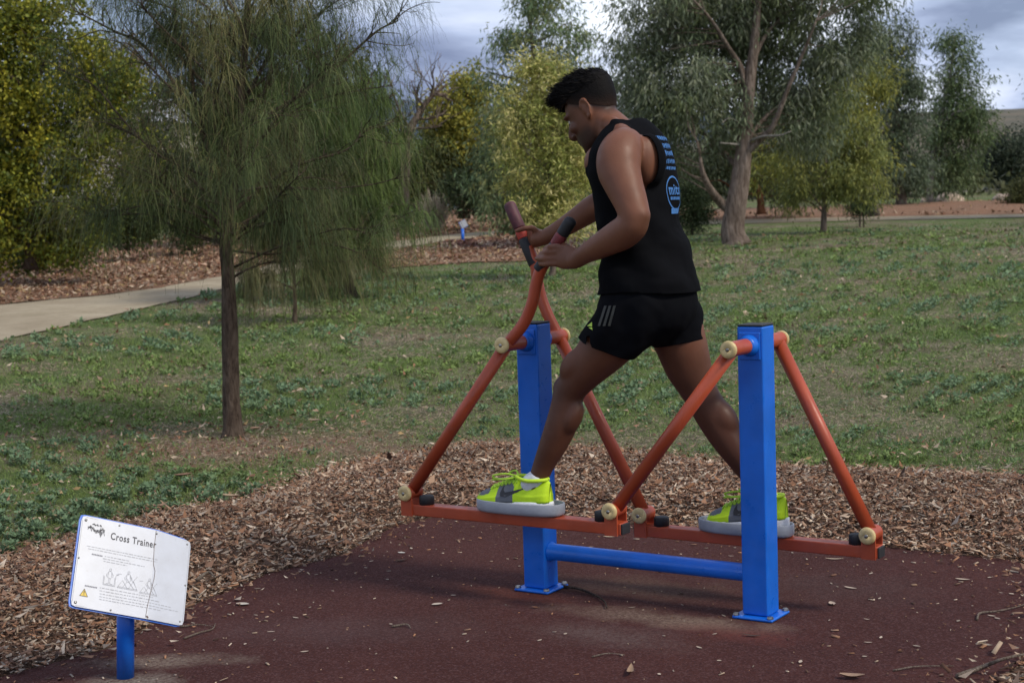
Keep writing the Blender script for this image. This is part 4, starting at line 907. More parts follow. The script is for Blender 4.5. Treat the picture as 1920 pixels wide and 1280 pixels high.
def text_mesh(txt, size, bold=0.0):
    cu = bpy.data.curves.new('lettering', 'FONT'); cu.body = txt; cu.size = size; cu.offset = bold; cu.resolution_u = 3; cu.space_character = 1.12
    ob = bpy.data.objects.new('tmp', cu); COL.objects.link(ob); dg = bpy.context.evaluated_depsgraph_get(); me = bpy.data.meshes.new_from_object(ob.evaluated_get(dg))
    V = np.array([v.co[:] for v in me.vertices]); Fs = [list(p.vertices) for p in me.polygons]
    bpy.data.objects.remove(ob); bpy.data.meshes.remove(me); bpy.data.curves.remove(cu); return V, Fs
V, Fs = text_mesh('Cross Trainer', .0305, .0006); V[:, 0] *= .142/V[:, 0].max()
py_mesh('lettering', spt(V[:, 0]+.092, V[:, 1]+.2205, np.full(len(V), .0026)), Fs, M_INK, pn)
r_ = np.random.default_rng(17); m = MB()
def tline(u0, u1, v, w=.0022):
    u = u0
    while u < u1:
        l = r_.uniform(.004, .013); stroke(m, [(u, v), (min(u+l, u1), v)], w*r_.uniform(.6, 1.1)); u += l+.0028
for v, a, b_ in ((.186, .025, .243), (.1785, .03, .243), (.165, .082, .158), (.157, .078, .205), (.1495, .08, .152), (.068, .078, .24), (.059, .078, .262), (.050, .08, .3), (.0415, .08, .325), (.0335, .08, .27)): tline(a, b_, v)
m.build('small_print', M_FAINT, pn)
m = MB()
for v, a, b_ in ((.164, .043, .072), (.066, .034, .068)):
    u = a
    while u < b_: stroke(m, [(u, v), (u+.0035, v)], .0042); u += .0047
m.build('bold_print', plain('half_faded_ink', (.17, .17, .2), .6, .3, 200), pn)
m = MB()                                          # little figures on the machine
def fig(u, v, s, k):
    def L_(*p): stroke(m, [(u+x*s, v+y*s) for x, y in p], .0013)
    th = np.linspace(0, 6.28, 9); L_(*[(.5+.06*math.cos(a), .93+.07*math.sin(a)) for a in th])
    L_((.42, .83), (.38, .5), (.44, .42), (.56, .42), (.62, .5), (.58, .83), (.42, .83)); L_((.42, .8), (.3, .62), (.33, .5)); L_((.58, .8), (.7, .62), (.67, .5))
    if k == 0: L_((.46, .42), (.45, .12), (.53, .12), (.54, .42)); L_((.15, .55), (.15, 0), (.85, 0), (.85, .6)); L_((.2, .5), (.2, .05), (.8, .05), (.8, .5)); L_((.85, .6), (.98, .75)); L_((.85, .7), (1.02, .7)); L_((.3, .1), (.45, .1)); L_((.55, .1), (.7, .1))
    else: L_((.46, .42), (.25, .1)); L_((.55, .42), (.85, .08)); L_((-.05, .02), (1.05, .02)); L_((-.05, .02), (.2, .45), (.5, .05)); L_((1.05, .02), (.8, .5), (.55, .05)); L_((.0, .08), (1.0, .08)); L_((.75, .45), (.98, .8)); L_((-.1, .75), (.12, .78)); L_((.6, .7), (.9, .3)); L_((.4, .6), (.7, .25))
fig(.078, .079, .052, 0); fig(.132, .077, .056, 1); fig(.2, .073, .05, 2)
m.build('drawings', M_FAINT, pn)
m = MB()                                          # crest: an arched dark scrawl over a pointed drop
for k in range(26):
    a = k/25; u = .022+.05*a; v = .2415+.006*math.sin(a*9)-.004*a
    stroke(m, [(u, v-.006*r_.uniform(.4, 1)), (u+.0012*r_.normal(), v), (u+.003*r_.uniform(-1, 1), v+.007*r_.uniform(.2, 1))], .0016)
for k in range(5): stroke(m, [(.022+.01*k, .238+.004*r_.normal()), (.028+.01*k, .243+.003*r_.normal()), (.034+.01*k, .236+.004*r_.normal())], .0018)
for k in range(5): stroke(m, [(.055+.0014*k, .236-.0035*k), (.069-.0014*k, .236-.0035*k)], .0024)
for a, b_ in ((.034, .044), (.046, .052), (.056, .061)): stroke(m, [(a, .254), ((a+b_)/2, .257), (b_, .252)], .004)
m.build('crest', M_INK, pn)
m = MB(); stroke(m, [(.023, .034), (.0425, .034)], .0001); tri = np.array([(.022, .0335), (.0465, .0335), (.0342, .0565)])
V = spt(tri[:, 0], tri[:, 1], np.full(3, .0026)); py_mesh('warning_triangle', V, [[0, 1, 2]], M_YEL, pn)
m = MB(); stroke(m, [(.0225, .034), (.046, .034)], .0014, .0028); stroke(m, [(.046, .034), (.0342, .056)], .0014, .0028); stroke(m, [(.0342, .056), (.0225, .034)], .0014, .0028); stroke(m, [(.0342, .042), (.0342, .051)], .0022, .0028); stroke(m, [(.0342, .037), (.0342, .0392)], .0022, .0028)
m.build('warning_outline', M_INK, pn)
m = MB(); b_ = .0035; stroke(m, [(b_, b_+.01), (b_, SH-b_-.01)], .0009); stroke(m, [(b_+.01, SH-b_), (SW-b_-.01, SH-b_)], .0009); stroke(m, [(b_+.01, b_), (SW-b_-.01, b_)], .0009); stroke(m, [(SW-b_, b_+.01), (SW-b_, SH-b_-.01)], .0009)
m.build('border_line', M_FAINT, pn)
m = MB(); stroke(m, [(.229, SH-.001), (.2285, .22), (.231, .17), (.2385, .15), (.238, .125), (.232, .085), (.2265, .04), (.224, .004)], .0014, .0029); stroke(m, [(.2265, .009), (.232, .003)], .005, .0029); m.build('crack', plain('crack', (.14, .1, .08), .9), pn)
for u, v in ((.013, SH-.013), (SW-.012, SH-.013), (SW-.012, .012), (.013, .012), (.115, SH-.009), (.232, SH-.011), (.006, .145), (SW-.006, .13), (.118, .007)):
    c_ = spt(np.array(u), np.array(v), np.array(.002)); rr = .0045 if abs(u-.013) < .002 else .0028
    V, Fs = tube([c_, c_+sn*.002, c_+sn*.003], [rr, rr*.9, rr*.4], 10); py_mesh('rivet', V, Fs, M_STEEL, pn, True)

# ================================================================== sticks, leaves and chips lying about
M_STICK = bark('weathered_stick', (.1, .07, .05), (.32, .27, .22), 6.0); M_DSTICK = bark('dark_stick', (.03, .022, .018), (.11, .085, .07), 6.0)
def stick(name, px, r, label, mat=M_STICK, lift=.004):
    P = np.array([G(*p) for p in px]); P[:, 2] = np.where(inpoly(P[:, 0], P[:, 1], PAD), 0, P[:, 2]+.04); P[:, 2] += r+lift*np.abs(np.sin(np.arange(len(P))*1.7))
    q = catmull(P, 5); V, Fs = tube(q, np.linspace(r, r*.4, len(q)), 7); b = q[0].copy()
    o = py_mesh(name, V-b, Fs, mat, None, True); o.location = b; tag(o, label, 'stick', 'sticks lying on the rubber pad')
stick('stick', [(1052, 1101), (1085, 1108), (1112, 1117), (1132, 1130), (1138, 1143)], .006, 'dark bent stick lying from the base of the left post', M_DSTICK, .003)
stick('stick', [(1832, 1163), (1838, 1153), (1868, 1148), (1900, 1143), (1930, 1133)], .004, 'pale twig with hooked end at the right edge of the pad')
stick('stick', [(345, 1198), (372, 1190), (398, 1181), (404, 1172)], .0035, 'thin pale twig on the pad right of the sign')
stick('stick', [(338, 1176), (375, 1174), (402, 1177)], .003, 'short fine twig just below the sign panel corner')
stick('stick', [(1675, 1258), (1720, 1253), (1788, 1250)], .003, 'long straight straw near the bottom right of the pad')
stick('stick', [(1795, 1272), (1840, 1262), (1880, 1268), (1925, 1262)], .008, 'thick weathered stick in the bark at the bottom right corner', M_STICK, .01)
stick('stick', [(1110, 1232), (1140, 1228), (1172, 1229)], .0025, 'thin straw in the middle foreground of the pad')
stick('stick', [(735, 1176), (762, 1174), (770, 1179)], .004, 'stubby twig on the pad left of the left post')
stick('stick', [(370, 1110), (392, 1100), (405, 1107)], .007, 'bark strip at the edge of the pad behind the sign', M_STICK, .01)
M_DLEAF = vcol('dry_leaf', .75, .3, 90, spec=.2)
def dry_leaf(px, py, L, W, yaw, col, label, group, curl=.5, name='dry_leaf'):
    P = G(px, py); P[2] = .0 if inpoly(np.array([P[0]]), np.array([P[1]]), PAD)[0] else float(mz(P[0:1], P[1:2])[0])+.025
    V, Fs = [], []; n_ = 7
    for i in range(n_):
        u = i/(n_-1); w = W*math.sin(math.pi*min(1, u*.92+.06))**.8/2; zc = L*curl*.35*(1-math.cos((u-.5)*2.2))
        for s in (-1, 0, 1): V.append(((u-.5)*L, s*w, .003+zc+abs(s)*w*curl*.8))
    Fs = [[i*3+j, (i+1)*3+j, (i+1)*3+j+1, i*3+j+1] for i in range(n_-1) for j in (0, 1)]
    o = py_mesh(name, V, Fs, M_DLEAF, None, True, col=np.tile(col, (len(V), 1))); o.location = P; o.rotation_euler = (0, 0, yaw); tag(o, label, 'leaf', group)
for k in [(1182, 1262, .085, .02, 2.0, (.3, .2, .13), 'curled tan leaf at the bottom centre of the pad', .9), (1598, 1272, .07, .03, .4, (.3, .2, .14), 'brown leaf at the bottom edge of the pad on the right', .8), (1410, 1193, .06, .012, .2, (.07, .05, .04), 'dark narrow leaf in front of the right post', .4), (752, 1052, .05, .02, .9, (.1, .06, .045), 'small dark leaf on the pad below the front rail end', .5), (455, 1134, .05, .03, .3, (.5, .45, .38), 'pale fragment on the pad right of the sign', .3), (753, 1037, .035, .018, .1, (.6, .56, .5), 'white chip on the pad left of the left post', .2), (820, 1134, .04, .025, 1.0, (.48, .4, .33), 'pinkish chip on the pad between sign and left post', .3), (1142, 1007, .05, .012, .2, (.55, .43, .3), 'tan sliver on the pad under the rail joint', .2), (1565, 1049, .07, .014, .4, (.42, .33, .24), 'tan sliver on the pad below the rear rail', .3), (1595, 1103, .05, .014, -.2, (.5, .4, .31), 'tan sliver on the pad right of the right post', .2), (1560, 1133, .045, .022, 2.2, (.48, .37, .29), 'pinkish leaf scrap right of the right post base', .4), (1805, 1087, .05, .016, .1, (.5, .4, .3), 'pale sliver near the right end of the pad', .2)]:
    dry_leaf(*k[:6], k[6], None, k[7])
r_ = np.random.default_rng(23)
for i in range(70):                               # pale chips one could pick up
    px, py = r_.uniform(330, 1900), r_.uniform(1010, 1278); P = G(px, py)
    if not inpoly(P[0:1], P[1:2], PAD)[0] or (polydist(P[0:1], P[1:2], PAD)[0] > .5 and r_.random() < .5): continue
    dry_leaf(px, py, r_.uniform(.014, .03), r_.uniform(.006, .012), r_.uniform(0, 3.1), np.array((.4, .32, .25))*r_.uniform(.6, 1.4), 'tiny pale wood chip lying loose on the maroon rubber pad', 'tiny pale chips on the pad', .25, 'wood_chip')
for px, py, L, W, yw, c_, lb in [(435, 945, .1, .04, .2, (.36, .26, .17), 'large tan leaf on the weeds above the sign'), (590, 800, .09, .05, .3, (.42, .3, .22), 'pale leaf on the soil right of the near tree'), (480, 815, .07, .05, 1.0, (.4, .26, .18), 'tan leaf at the foot of the near tree'), (290, 835, .07, .05, 2.0, (.4, .32, .24), 'pale leaf on the soil left of the near tree'), (345, 905, .1, .05, 1.2, (.22, .13, .09), 'brown curled leaf in the weeds near the bark edge')]:
    P = G(px, py); dry_leaf(px, py, L, W, yw, c_, lb, None, .5)
    o = [o for o in bpy.data.objects if o.get('label') == lb][0]; o.location.z = P[2]+.035

# ================================================================== the person
t = NT('skin')
c = t.attr(); c = t.mix(t.rng(t.noise(16, 4, .6), .3, .72, 0, .35), c, t.mix(1.0, c, (.62, .58, .55), 'MULTIPLY')); c = t.mix(t.rng(t.noise(90, 3), .55, .75, 0, .2), c, t.mix(1.0, c, (.6, .5, .45), 'MULTIPLY'))
M_SKIN = t.fin(c, t.rng(t.noise(30, 4), .3, .7, .44, .6), t.noise(260, 3), .18, .002, spec=.32)
t.b.inputs['Subsurface Weight'].default_value = .06; t.b.inputs['Subsurface Radius'].default_value = (.012, .005, .003); t.b.inputs['Subsurface Scale'].default_value = .5
def cloth(name, c1, scale=900):
    t = NT(name); n_ = t.noise(9, 4); w = t.noise(scale, 2)
    c = t.mix(t.rng(n_, .3, .7), c1, tuple(x*1.35 for x in c1))
    t.fin(c, .85, t.math('ADD', w, t.math('MULTIPLY', t.noise(22, 4), .0)), .25, .001, spec=.05)
    
    return t.m
M_SHIRT = cloth('black_jersey', (.0034, .0036, .0046)); M_SHORT = cloth('black_shorts', (.0036, .0039, .0052))
M_SCALP = vcol('cropped_hair', .7, .5, 220, spec=.1, bump=.5); M_HAIR = plain('black_hair', (.0055, .0045, .0045), .6, .4, 60, .4, 300, .003, spec=.1)
M_PRINT = plain('blue_print', (.042, .16, .42), .6, .2, 120); M_MARKG = plain('lime_mark', (.42, .6, .06), .6, .15); M_MARKD = plain('dark_olive_mark', (.02, .02, .014), .6, .3, 150)

class Vol:
    """closed lofts, fused into one continuous surface"""
    def __init__(s): s.mb = MB()
    def rings(s, R):
        n_ = len(R[0]); V = np.concatenate(R); m_ = len(R)
        Fs = [[i*n_+j, i*n_+(j+1) % n_, (i+1)*n_+(j+1) % n_, (i+1)*n_+j] for i in range(m_-1) for j in range(n_)]
        k = len(V); V = np.vstack([V, R[0].mean(0), R[-1].mean(0)])
        Fs += [[(j+1) % n_, j, k] for j in range(n_)]+[[(m_-1)*n_+j, (m_-1)*n_+(j+1) % n_, k+1] for j in range(n_)]
        s.mb.add(V, Fs); return s
    def limb(s, secs, k=5, n=28, ref=None):
        """secs: rows of (x, y, z, half width seen from the side, half depth)"""
        Q = catmull(np.array(secs, float), k); C_ = Q[:, :3]; tg = nrm(np.gradient(C_, axis=0)); th = np.arange(n)/n*2*np.pi; R = []
        # rounded ends
        for i in range(len(Q)):
            vd = nrm(C_[i]-CAM) if ref is None else np.asarray(ref, float)
            e1 = nrm(np.cross(tg[i], vd)); e2 = np.cross(tg[i], e1)
            R.append(C_[i]+np.cos(th)[:, None]*e1*Q[i, 3]+np.sin(th)[:, None]*e2*Q[i, 4])
        for sgn, idx in ((-1, 0), (1, -1)):
            c_, e = C_[idx], tg[idx]*sgn; cap = [c_+(R[idx]-c_)*math.cos(a)+e*Q[idx, 3:].min()*math.sin(a) for a in (.45, .9, 1.3)]
            R = cap[::-1]+R if sgn < 0 else R+cap
        return s.rings(R)
    def blob(s, c_, ax, rad, n=20):
        c_ = np.asarray(c_, float); ax = np.asarray(ax, float); R = []; th = np.arange(n)/n*2*np.pi
        for ph in np.linspace(.12, math.pi-.12, 12):
            R.append(c_+ax[2]*rad[2]*math.cos(ph)+(np.cos(th)[:, None]*ax[0]*rad[0]+np.sin(th)[:, None]*ax[1]*rad[1])*math.sin(ph))
        return s.rings(R[::-1])
    def fuse(s, voxel, smooth=4, fac=.5):
        me = bpy.data.meshes.new('tmp'); me.from_pydata(np.concatenate(s.mb.v).tolist(), [], [list(map(int, f)) for f in s.mb.f]); ob = bpy.data.objects.new('tmp', me); COL.objects.link(ob)
        r = ob.modifiers.new('r', 'REMESH'); r.mode = 'VOXEL'; r.voxel_size = voxel; r.adaptivity = 0
        if smooth: q = ob.modifiers.new('s', 'SMOOTH'); q.factor = fac; q.iterations = smooth
        dg = bpy.context.evaluated_depsgraph_get(); out = bpy.data.meshes.new_from_object(ob.evaluated_get(dg))
        bpy.data.objects.remove(ob); bpy.data.meshes.remove(me)
        V = np.empty(len(out.vertices)*3); out.vertices.foreach_get('co', V); N = np.empty(len(out.vertices)*3); out.vertices.foreach_get('normal', N)
        Fs = np.empty(len(out.polygons)*4, np.int32); out.loops.foreach_get('vertex_index', Fs); bpy.data.meshes.remove(out)
        return V.reshape(-1, 3), N.reshape(-1, 3), Fs.reshape(-1, 4)
def cut(V, Fq, g):
    """keep the part where g > 0, with the border vertices slid onto g = 0"""
    ins = g > 0; keep = ins[Fq].any(1); Fq = Fq[keep]; V = V.copy(); best = {}
    E = np.vstack([Fq[:, [0, 1]], Fq[:, [1, 2]], Fq[:, [2, 3]], Fq[:, [3, 0]], Fq[:, [0, 2]], Fq[:, [1, 3]]]); E = np.vstack([E, E[:, ::-1]])
    k = ins[E[:, 0]] & ~ins[E[:, 1]]
    acc = np.zeros_like(V); cnt = np.zeros(len(V)); a, b = E[k, 0], E[k, 1]; tt = (g[a]/(g[a]-g[b]+1e-12))[:, None]; P = V[a]+(V[b]-V[a])*tt
    np.add.at(acc, b, P); np.add.at(cnt, b, 1); m_ = cnt > 0; V[m_] = acc[m_]/cnt[m_][:, None]
    used = np.unique(Fq); mp = np.full(len(V), -1); mp[used] = np.arange(len(used)); return V[used], mp[Fq], used
def A(px, py, y, r, r2=None): return (*at(px, py, y), r, r if r2 is None else r2)

person = empty('person', (.43, 0, 0)); tag(person, 'person in black tank top and shorts striding on the cross trainer', 'person')
XA, YA, ZA = np.eye(3)
def torso_ring(px, py, a, b, y=0.0, n=40, q=2.25, tilt=0.0):
    c_ = at(px, py, y); th = np.arange(n)/n*2*np.pi; ct, st = np.cos(th), np.sin(th)
    ca, sa = math.cos(tilt), math.sin(tilt); xa = np.array([ca, 0, sa])
    return c_+(np.sign(ct)*np.abs(ct)**(2/q)*a)[:, None]*xa+(np.sign(st)*np.abs(st)**(2/q)*b)[:, None]*YA
def loft_rows(rows, k=4):
    Q = catmull(np.array(rows, float), k); return [torso_ring(r[0], r[1], r[2], r[3], tilt=r[4] if len(r) > 4 else 0) for r in Q]
# --- head frame
HT = math.radians(30); HF = np.array([-math.cos(HT), 0, -math.sin(HT)]); HU = np.array([-math.sin(HT), 0, math.cos(HT)]); HL = np.array([0, -1.0, 0])
TURN = math.radians(4); HF, HL = nrm(HF*math.cos(TURN)+HL*math.sin(TURN)), nrm(HL*math.cos(TURN)-HF*math.sin(TURN)); HU = np.cross(HF, HL)
HO = at(1114, 208, 0.0); HS = .965
def H(f, l, u): return HO+(HF*f+HL*l+HU*u)*HS
HEAD = [(-.126, .072, .010, .016), (-.118, .062, .030, .032), (-.102, .048, .050, .047), (-.08, .034, .065, .056), (-.055, .022, .077, .0615), (-.03, .012, .087, .066), (0, .003, .095, .069), (.03, -.002, .098, .072), (.06, -.006, .094, .071), (.085, -.008, .081, .065), (.104, -.01, .055, .046), (.114, -.01, .02, .018)]
B = Vol()
Q = catmull(np.array(HEAD), 4); th = np.arange(40)/40*2*np.pi; R = []
for u, c_, a, b in Q:
    ct, st = np.cos(th), np.sin(th); qf = np.where(ct > 0, 2.35, 2.0)
    R.append(HO+((c_+np.sign(ct)*np.abs(ct)**(2/qf)*a)[:, None]*HF+(np.sign(st)*np.abs(st)**(2/qf)*b)[:, None]*HL+HU*u)*HS)
B.rings(R)
hax = [HF, HL, HU]
B.limb([(*H(.098, 0, .022), .007, .008), (*H(.106, 0, .002), .008, .009), (*H(.117, 0, -.02), .011, .011), (*H(.119, 0, -.033), .0145, .010), (*H(.103, 0, -.04), .015, .008)], 3, 16, HL)   # nose
for s in (-1, 1):
    B.blob(H(.083, s*.03, .024), hax, (.02, .028, .009)); B.blob(H(.078, s*.045, -.025), hax, (.02, .018, .018)); B.blob(H(.108, s*.012, -.038), hax, (.009, .008, .007))
    ear = [H(-.002+.004*math.sin(a)-.013*math.cos(a)*-1*.9-.006*math.sin(a), s*(.078+.010*max(0, -math.cos(a))), .004+.031*math.sin(a)) for a in np.linspace(-2.2, 2.6, 16)]
    ear = [H(-.008-.017*math.cos(a)*(1 if math.sin(a) > -.3 else .75), s*(.073+.012*(.5+.5*math.cos(a))), .0+.033*math.sin(a)) for a in np.linspace(-1.9, 2.7, 18)]
    B.limb([(*p, .0048, .0048) for p in ear], 2, 10, HF)
    B.blob(H(-.006, s*.073, -.002), hax, (.014, .007, .026)); B.blob(H(-.002, s*.075, -.031), hax, (.008, .006, .009))
B.blob(H(.097, 0, -.064), hax, (.012, .024, .007)); B.blob(H(.096, 0, -.077), hax, (.011, .021, .007)); B.blob(H(.088, 0, -.108), hax, (.016, .022, .014))
# --- neck and torso
B.limb([A(1122, 212, 0, .05, .052), A(1134, 226, 0, .055, .056), A(1149, 242, 0, .06, .062), A(1165, 262, 0, .07, .085)], 4, 32)
B.rings(loft_rows([(1163, 238, .05, .05, .5), (1166, 248, .075, .095, .5), (1170, 262, .092, .135, .45), (1176, 280, .106, .158, .35), (1182, 302, .114, .166, .2), (1185, 330, .118, .168, 0), (1193, 380, .117, .160, 0), (1200, 420, .113, .152, 0), (1206, 455, .113, .150, 0), (1212, 490, .118, .156, 0), (1218, 530, .12, .156, 0), (1220, 570, .12, .155, 0), (1216, 605, .10, .14, 0), (1213, 625, .06, .09, 0)], 3))
for s in (-1, 1):                                 # trapezius, shoulder blade, chest, seat
    B.limb([A(1140, 232, s*.03, .03), A(1164, 246, s*.09, .033), A(1170, 268, s*.15, .045)], 4, 18)
    B.blob(at(1215, 300, s*.085), [XA, YA, ZA], (.045, .06, .085)); B.blob(at(1125, 305, s*.075), [XA, YA, ZA], (.045, .075, .06))
# --- arms
def hand(mcp, pip, tip, r0, base):
    B.limb([(*base, r0*1.15, r0*1.1), (*mcp, r0*1.08, r0*1.0), (*((mcp+pip)/2), r0*.95, r0*.9), (*pip, r0, r0*.95), (*((pip+tip)/2), r0*.9, r0*.85), (*tip, r0*.78, r0*.7)], 3, 12)
B.limb([A(1176, 268, -.13, .05, .05), A(1169, 276, -.175, .066, .06), A(1161, 295, -.205, .073, .066), A(1161, 320, -.222, .071, .064), A(1171, 350, -.238, .062, .058), A(1182, 378, -.25, .055, .054), A(1189, 402, -.258, .05, .05), A(1188, 420, -.26, .047, .047)], 5, 30)
B.limb([A(1197, 404, -.258, .04, .042), A(1186, 423, -.26, .050, .048), A(1167, 438, -.25, .053, .048), A(1145, 450, -.238, .048, .044), A(1118, 465, -.222, .040, .037), A(1098, 476, -.208, .033, .029), A(1083, 486, -.198, .030, .024), A(1074, 487, -.194, .032, .024)], 5, 28)
B.limb([A(1086, 486, -.197, .029, .022), A(1074, 484, -.193, .037, .022), A(1062, 482, -.19, .0415, .02), A(1052, 480, -.188, .041, .018), A(1045, 479, -.188, .038, .014)], 4, 26)
for my, px_, tx, ty in ((462, 1031, 1022, 465), (472.5, 1025, 1012.5, 476), (484, 1022, 1004.5, 484.5), (494.5, 1026, 1011, 495.5)):
    hand(at(1046, my, -.196), at(px_, my+.5, -.199), at(tx, ty, -.172), .0098, at(1060, 482+(my-479)*.6, -.19))
hand(at(1060, 462, -.168), at(1047, 456, -.14), at(1034, 462, -.128), .0108, at(1073, 475, -.178))
B.limb([A(1150, 275, .13, .05), A(1143, 292, .185, .066), A(1140, 320, .215, .064), A(1142, 350, .235, .056), A(1146, 375, .245, .05)], 5, 26)
B.limb([A(1150, 368, .245, .046), A(1133, 380, .24, .05), A(1113, 390, .225, .048), A(1090, 405, .21, .043), A(1062, 423, .19, .037), A(1035, 438, .175, .031), A(1018, 446, .168, .028), A(1008, 447, .166, .03)], 5, 26)
B.limb([A(1020, 446, .17, .027, .022), A(1006, 446, .172, .036, .022), A(996, 444, .176, .036, .02), A(989, 443, .182, .03, .015)], 4, 24)
for my, tx, ty in ((431, 969, 437), (440, 968, 446), (449, 971, 455), (458, 976, 463)):
    hand(at(990, my-1, .196), at(974, my+1, .200), at(tx, ty, .152), .0095, at(1003, 444+(my-444)*.6, .182))
hand(at(999, 428, .14), at(984, 428, .124), at(968, 433, .126), .0105, at(1010, 438, .158))
# --- legs
B.limb([A(1212, 572, -.085, .08, .075), A(1190, 592, -.092, .102, .092), A(1158, 625, -.10, .094, .088), A(1127, 660, -.11, .083, .078), A(1098, 693, -.12, .068, .066), A(1076, 720, -.127, .057, .057), A(1066, 740, -.13, .053, .054), A(1061, 765, -.135, .054, .053), A(1052, 798, -.143, .0545, .052), A(1035, 838, -.152, .047, .045), A(1019, 872, -.16, .037, .036), A(1010, 898, -.166, .034, .034), A(1005, 920, -.17, .034, .034)], 4, 32)
B.limb([A(1240, 575, .085, .08, .075), A(1258, 597, .092, .1, .092), A(1275, 640, .105, .09, .085), A(1291, 688, .12, .08, .075), A(1306, 722, .13, .066, .064), A(1319, 748, .138, .06, .058), A(1338, 780, .148, .061, .056), A(1362, 820, .158, .056, .052), A(1392, 866, .168, .044, .042), A(1420, 906, .175, .036, .034), A(1437, 930, .178, .034, .034), A(1444, 950, .178, .034, .034)], 4, 32)
def bump(px, py, y, rr, d=(0, 0, 1.0)):
    d = nrm(d); e1 = nrm(np.cross(d, nrm(at(px, py, y)-CAM))); B.blob(at(px, py, y), [e1, np.cross(d, e1), d], rr)
bump(1146, 300, -.238, (.042, .035, .06), nrm(at(1150, 330, -.23)-at(1160, 285, -.2)))         # deltoid
bump(1153, 352, -.24, (.028, .036, .055), nrm(at(1170, 385, -.25)-at(1150, 330, -.23)))         # biceps
bump(1163, 431, -.26, (.036, .036, .06), nrm(at(1130, 452, -.235)-at(1185, 415, -.26)))         # forearm
bump(1199, 418, -.268, (.018, .02, .022))                                                       # elbow
bump(1050, 722, -.132, (.022, .034, .035), nrm(at(1040, 760, -.13)-at(1075, 690, -.125)))       # kneecap
bump(1082, 684, -.142, (.05, .05, .075), nrm(at(1060, 720, -.13)-at(1120, 650, -.11)))          # thigh
bump(1071, 785, -.142, (.036, .045, .07), nrm(at(1040, 850, -.15)-at(1085, 760, -.13)))         # calf
bump(1355, 785, .15, (.05, .048, .075), nrm(at(1400, 870, .17)-at(1335, 760, .14)))             # rear calf
bump(1284, 680, .118, (.05, .07, .09), nrm(at(1310, 730, .13)-at(1275, 640, .11)))
def lap(V, Fq, wt, iters):
    E = np.vstack([Fq[:, [0, 1]], Fq[:, [1, 2]], Fq[:, [2, 3]], Fq[:, [3, 0]]]); n_ = len(V); dg = np.bincount(E[:, 0], minlength=n_)+np.bincount(E[:, 1], minlength=n_); V = V.copy()
    for _ in range(iters):
        for sg_, k_ in ((1, .55), (-1, .12)):
            A_ = np.stack([np.bincount(E[:, 0], V[E[:, 1], i], n_)+np.bincount(E[:, 1], V[E[:, 0], i], n_) for i in range(3)], 1)/dg[:, None]
            V = V+sg_*k_*wt[:, None]*(A_-V)
    return V
V, N, Fq = B.fuse(.0049, 3, .5)
wt = np.ones(len(V))
for c_, rr in ((HO, .16), (at(1040, 480, -.19), .085), (at(985, 445, .17), .085)): wt *= np.clip((np.linalg.norm(V-c_, axis=1)-rr)/.03, 0, 1)
wt *= .5
V = lap(V, Fq, wt, 20)
rel = V-HO; hf, hl, hu = rel@HF/HS, rel@HL/HS, rel@HU/HS
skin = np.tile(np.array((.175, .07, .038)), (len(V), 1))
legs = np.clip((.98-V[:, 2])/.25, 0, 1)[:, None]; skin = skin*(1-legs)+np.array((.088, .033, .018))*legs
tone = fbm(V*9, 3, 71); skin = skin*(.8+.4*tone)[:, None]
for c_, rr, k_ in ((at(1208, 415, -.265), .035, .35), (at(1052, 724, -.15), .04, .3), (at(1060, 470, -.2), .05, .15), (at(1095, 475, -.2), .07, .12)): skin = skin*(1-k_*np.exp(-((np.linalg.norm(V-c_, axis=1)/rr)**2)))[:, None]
headm = (np.abs(hl) < .11) & (np.abs(hf) < .14) & (hu > -.15) & (hu < .14)
beard = headm*np.clip((-.035-hu)/.03, 0, 1)*np.clip((hf+.005)/.03, 0, 1); fl = -.065+.06*np.clip((hf+.06)/.055, 0, 1)+.045*np.clip((hf-.012)/.04, 0, 1); fade = headm*np.clip((hu-fl)/.035, 0, 1)*np.clip((.085-hf)/.02, 0, 1)*np.where((np.abs(hl) > .0735) & (hu < .04) & (hf > -.035) & (hf < .02), 0, 1)
face = headm*np.clip((hf-.01)/.06, 0, 1)  # front of the head, darkened in colour below for its shaded side
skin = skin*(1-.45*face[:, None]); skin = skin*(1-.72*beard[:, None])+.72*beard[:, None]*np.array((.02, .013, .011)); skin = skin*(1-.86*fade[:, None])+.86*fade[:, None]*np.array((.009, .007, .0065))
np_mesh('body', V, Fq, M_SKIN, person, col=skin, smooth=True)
BODY = (V, N, Fq)
body_bvh = BVHTree.FromPolygons(V.tolist(), Fq.tolist())
for s in (-1, 1):                                 # eyes, mostly hidden under the brow
    m = Vol(); m.blob(H(.081, s*.031, .006), hax, (.012, .012, .011), 14); py_mesh('eye', np.concatenate(m.mb.v), m.mb.f, plain('eye', (.5, .46, .42), .2, .1), person, True)
    m = Vol(); m.blob(H(.0895, s*.031, .004), hax, (.004, .006, .006), 12); py_mesh('iris', np.concatenate(m.mb.v), m.mb.f, M_HAIR, person, True)
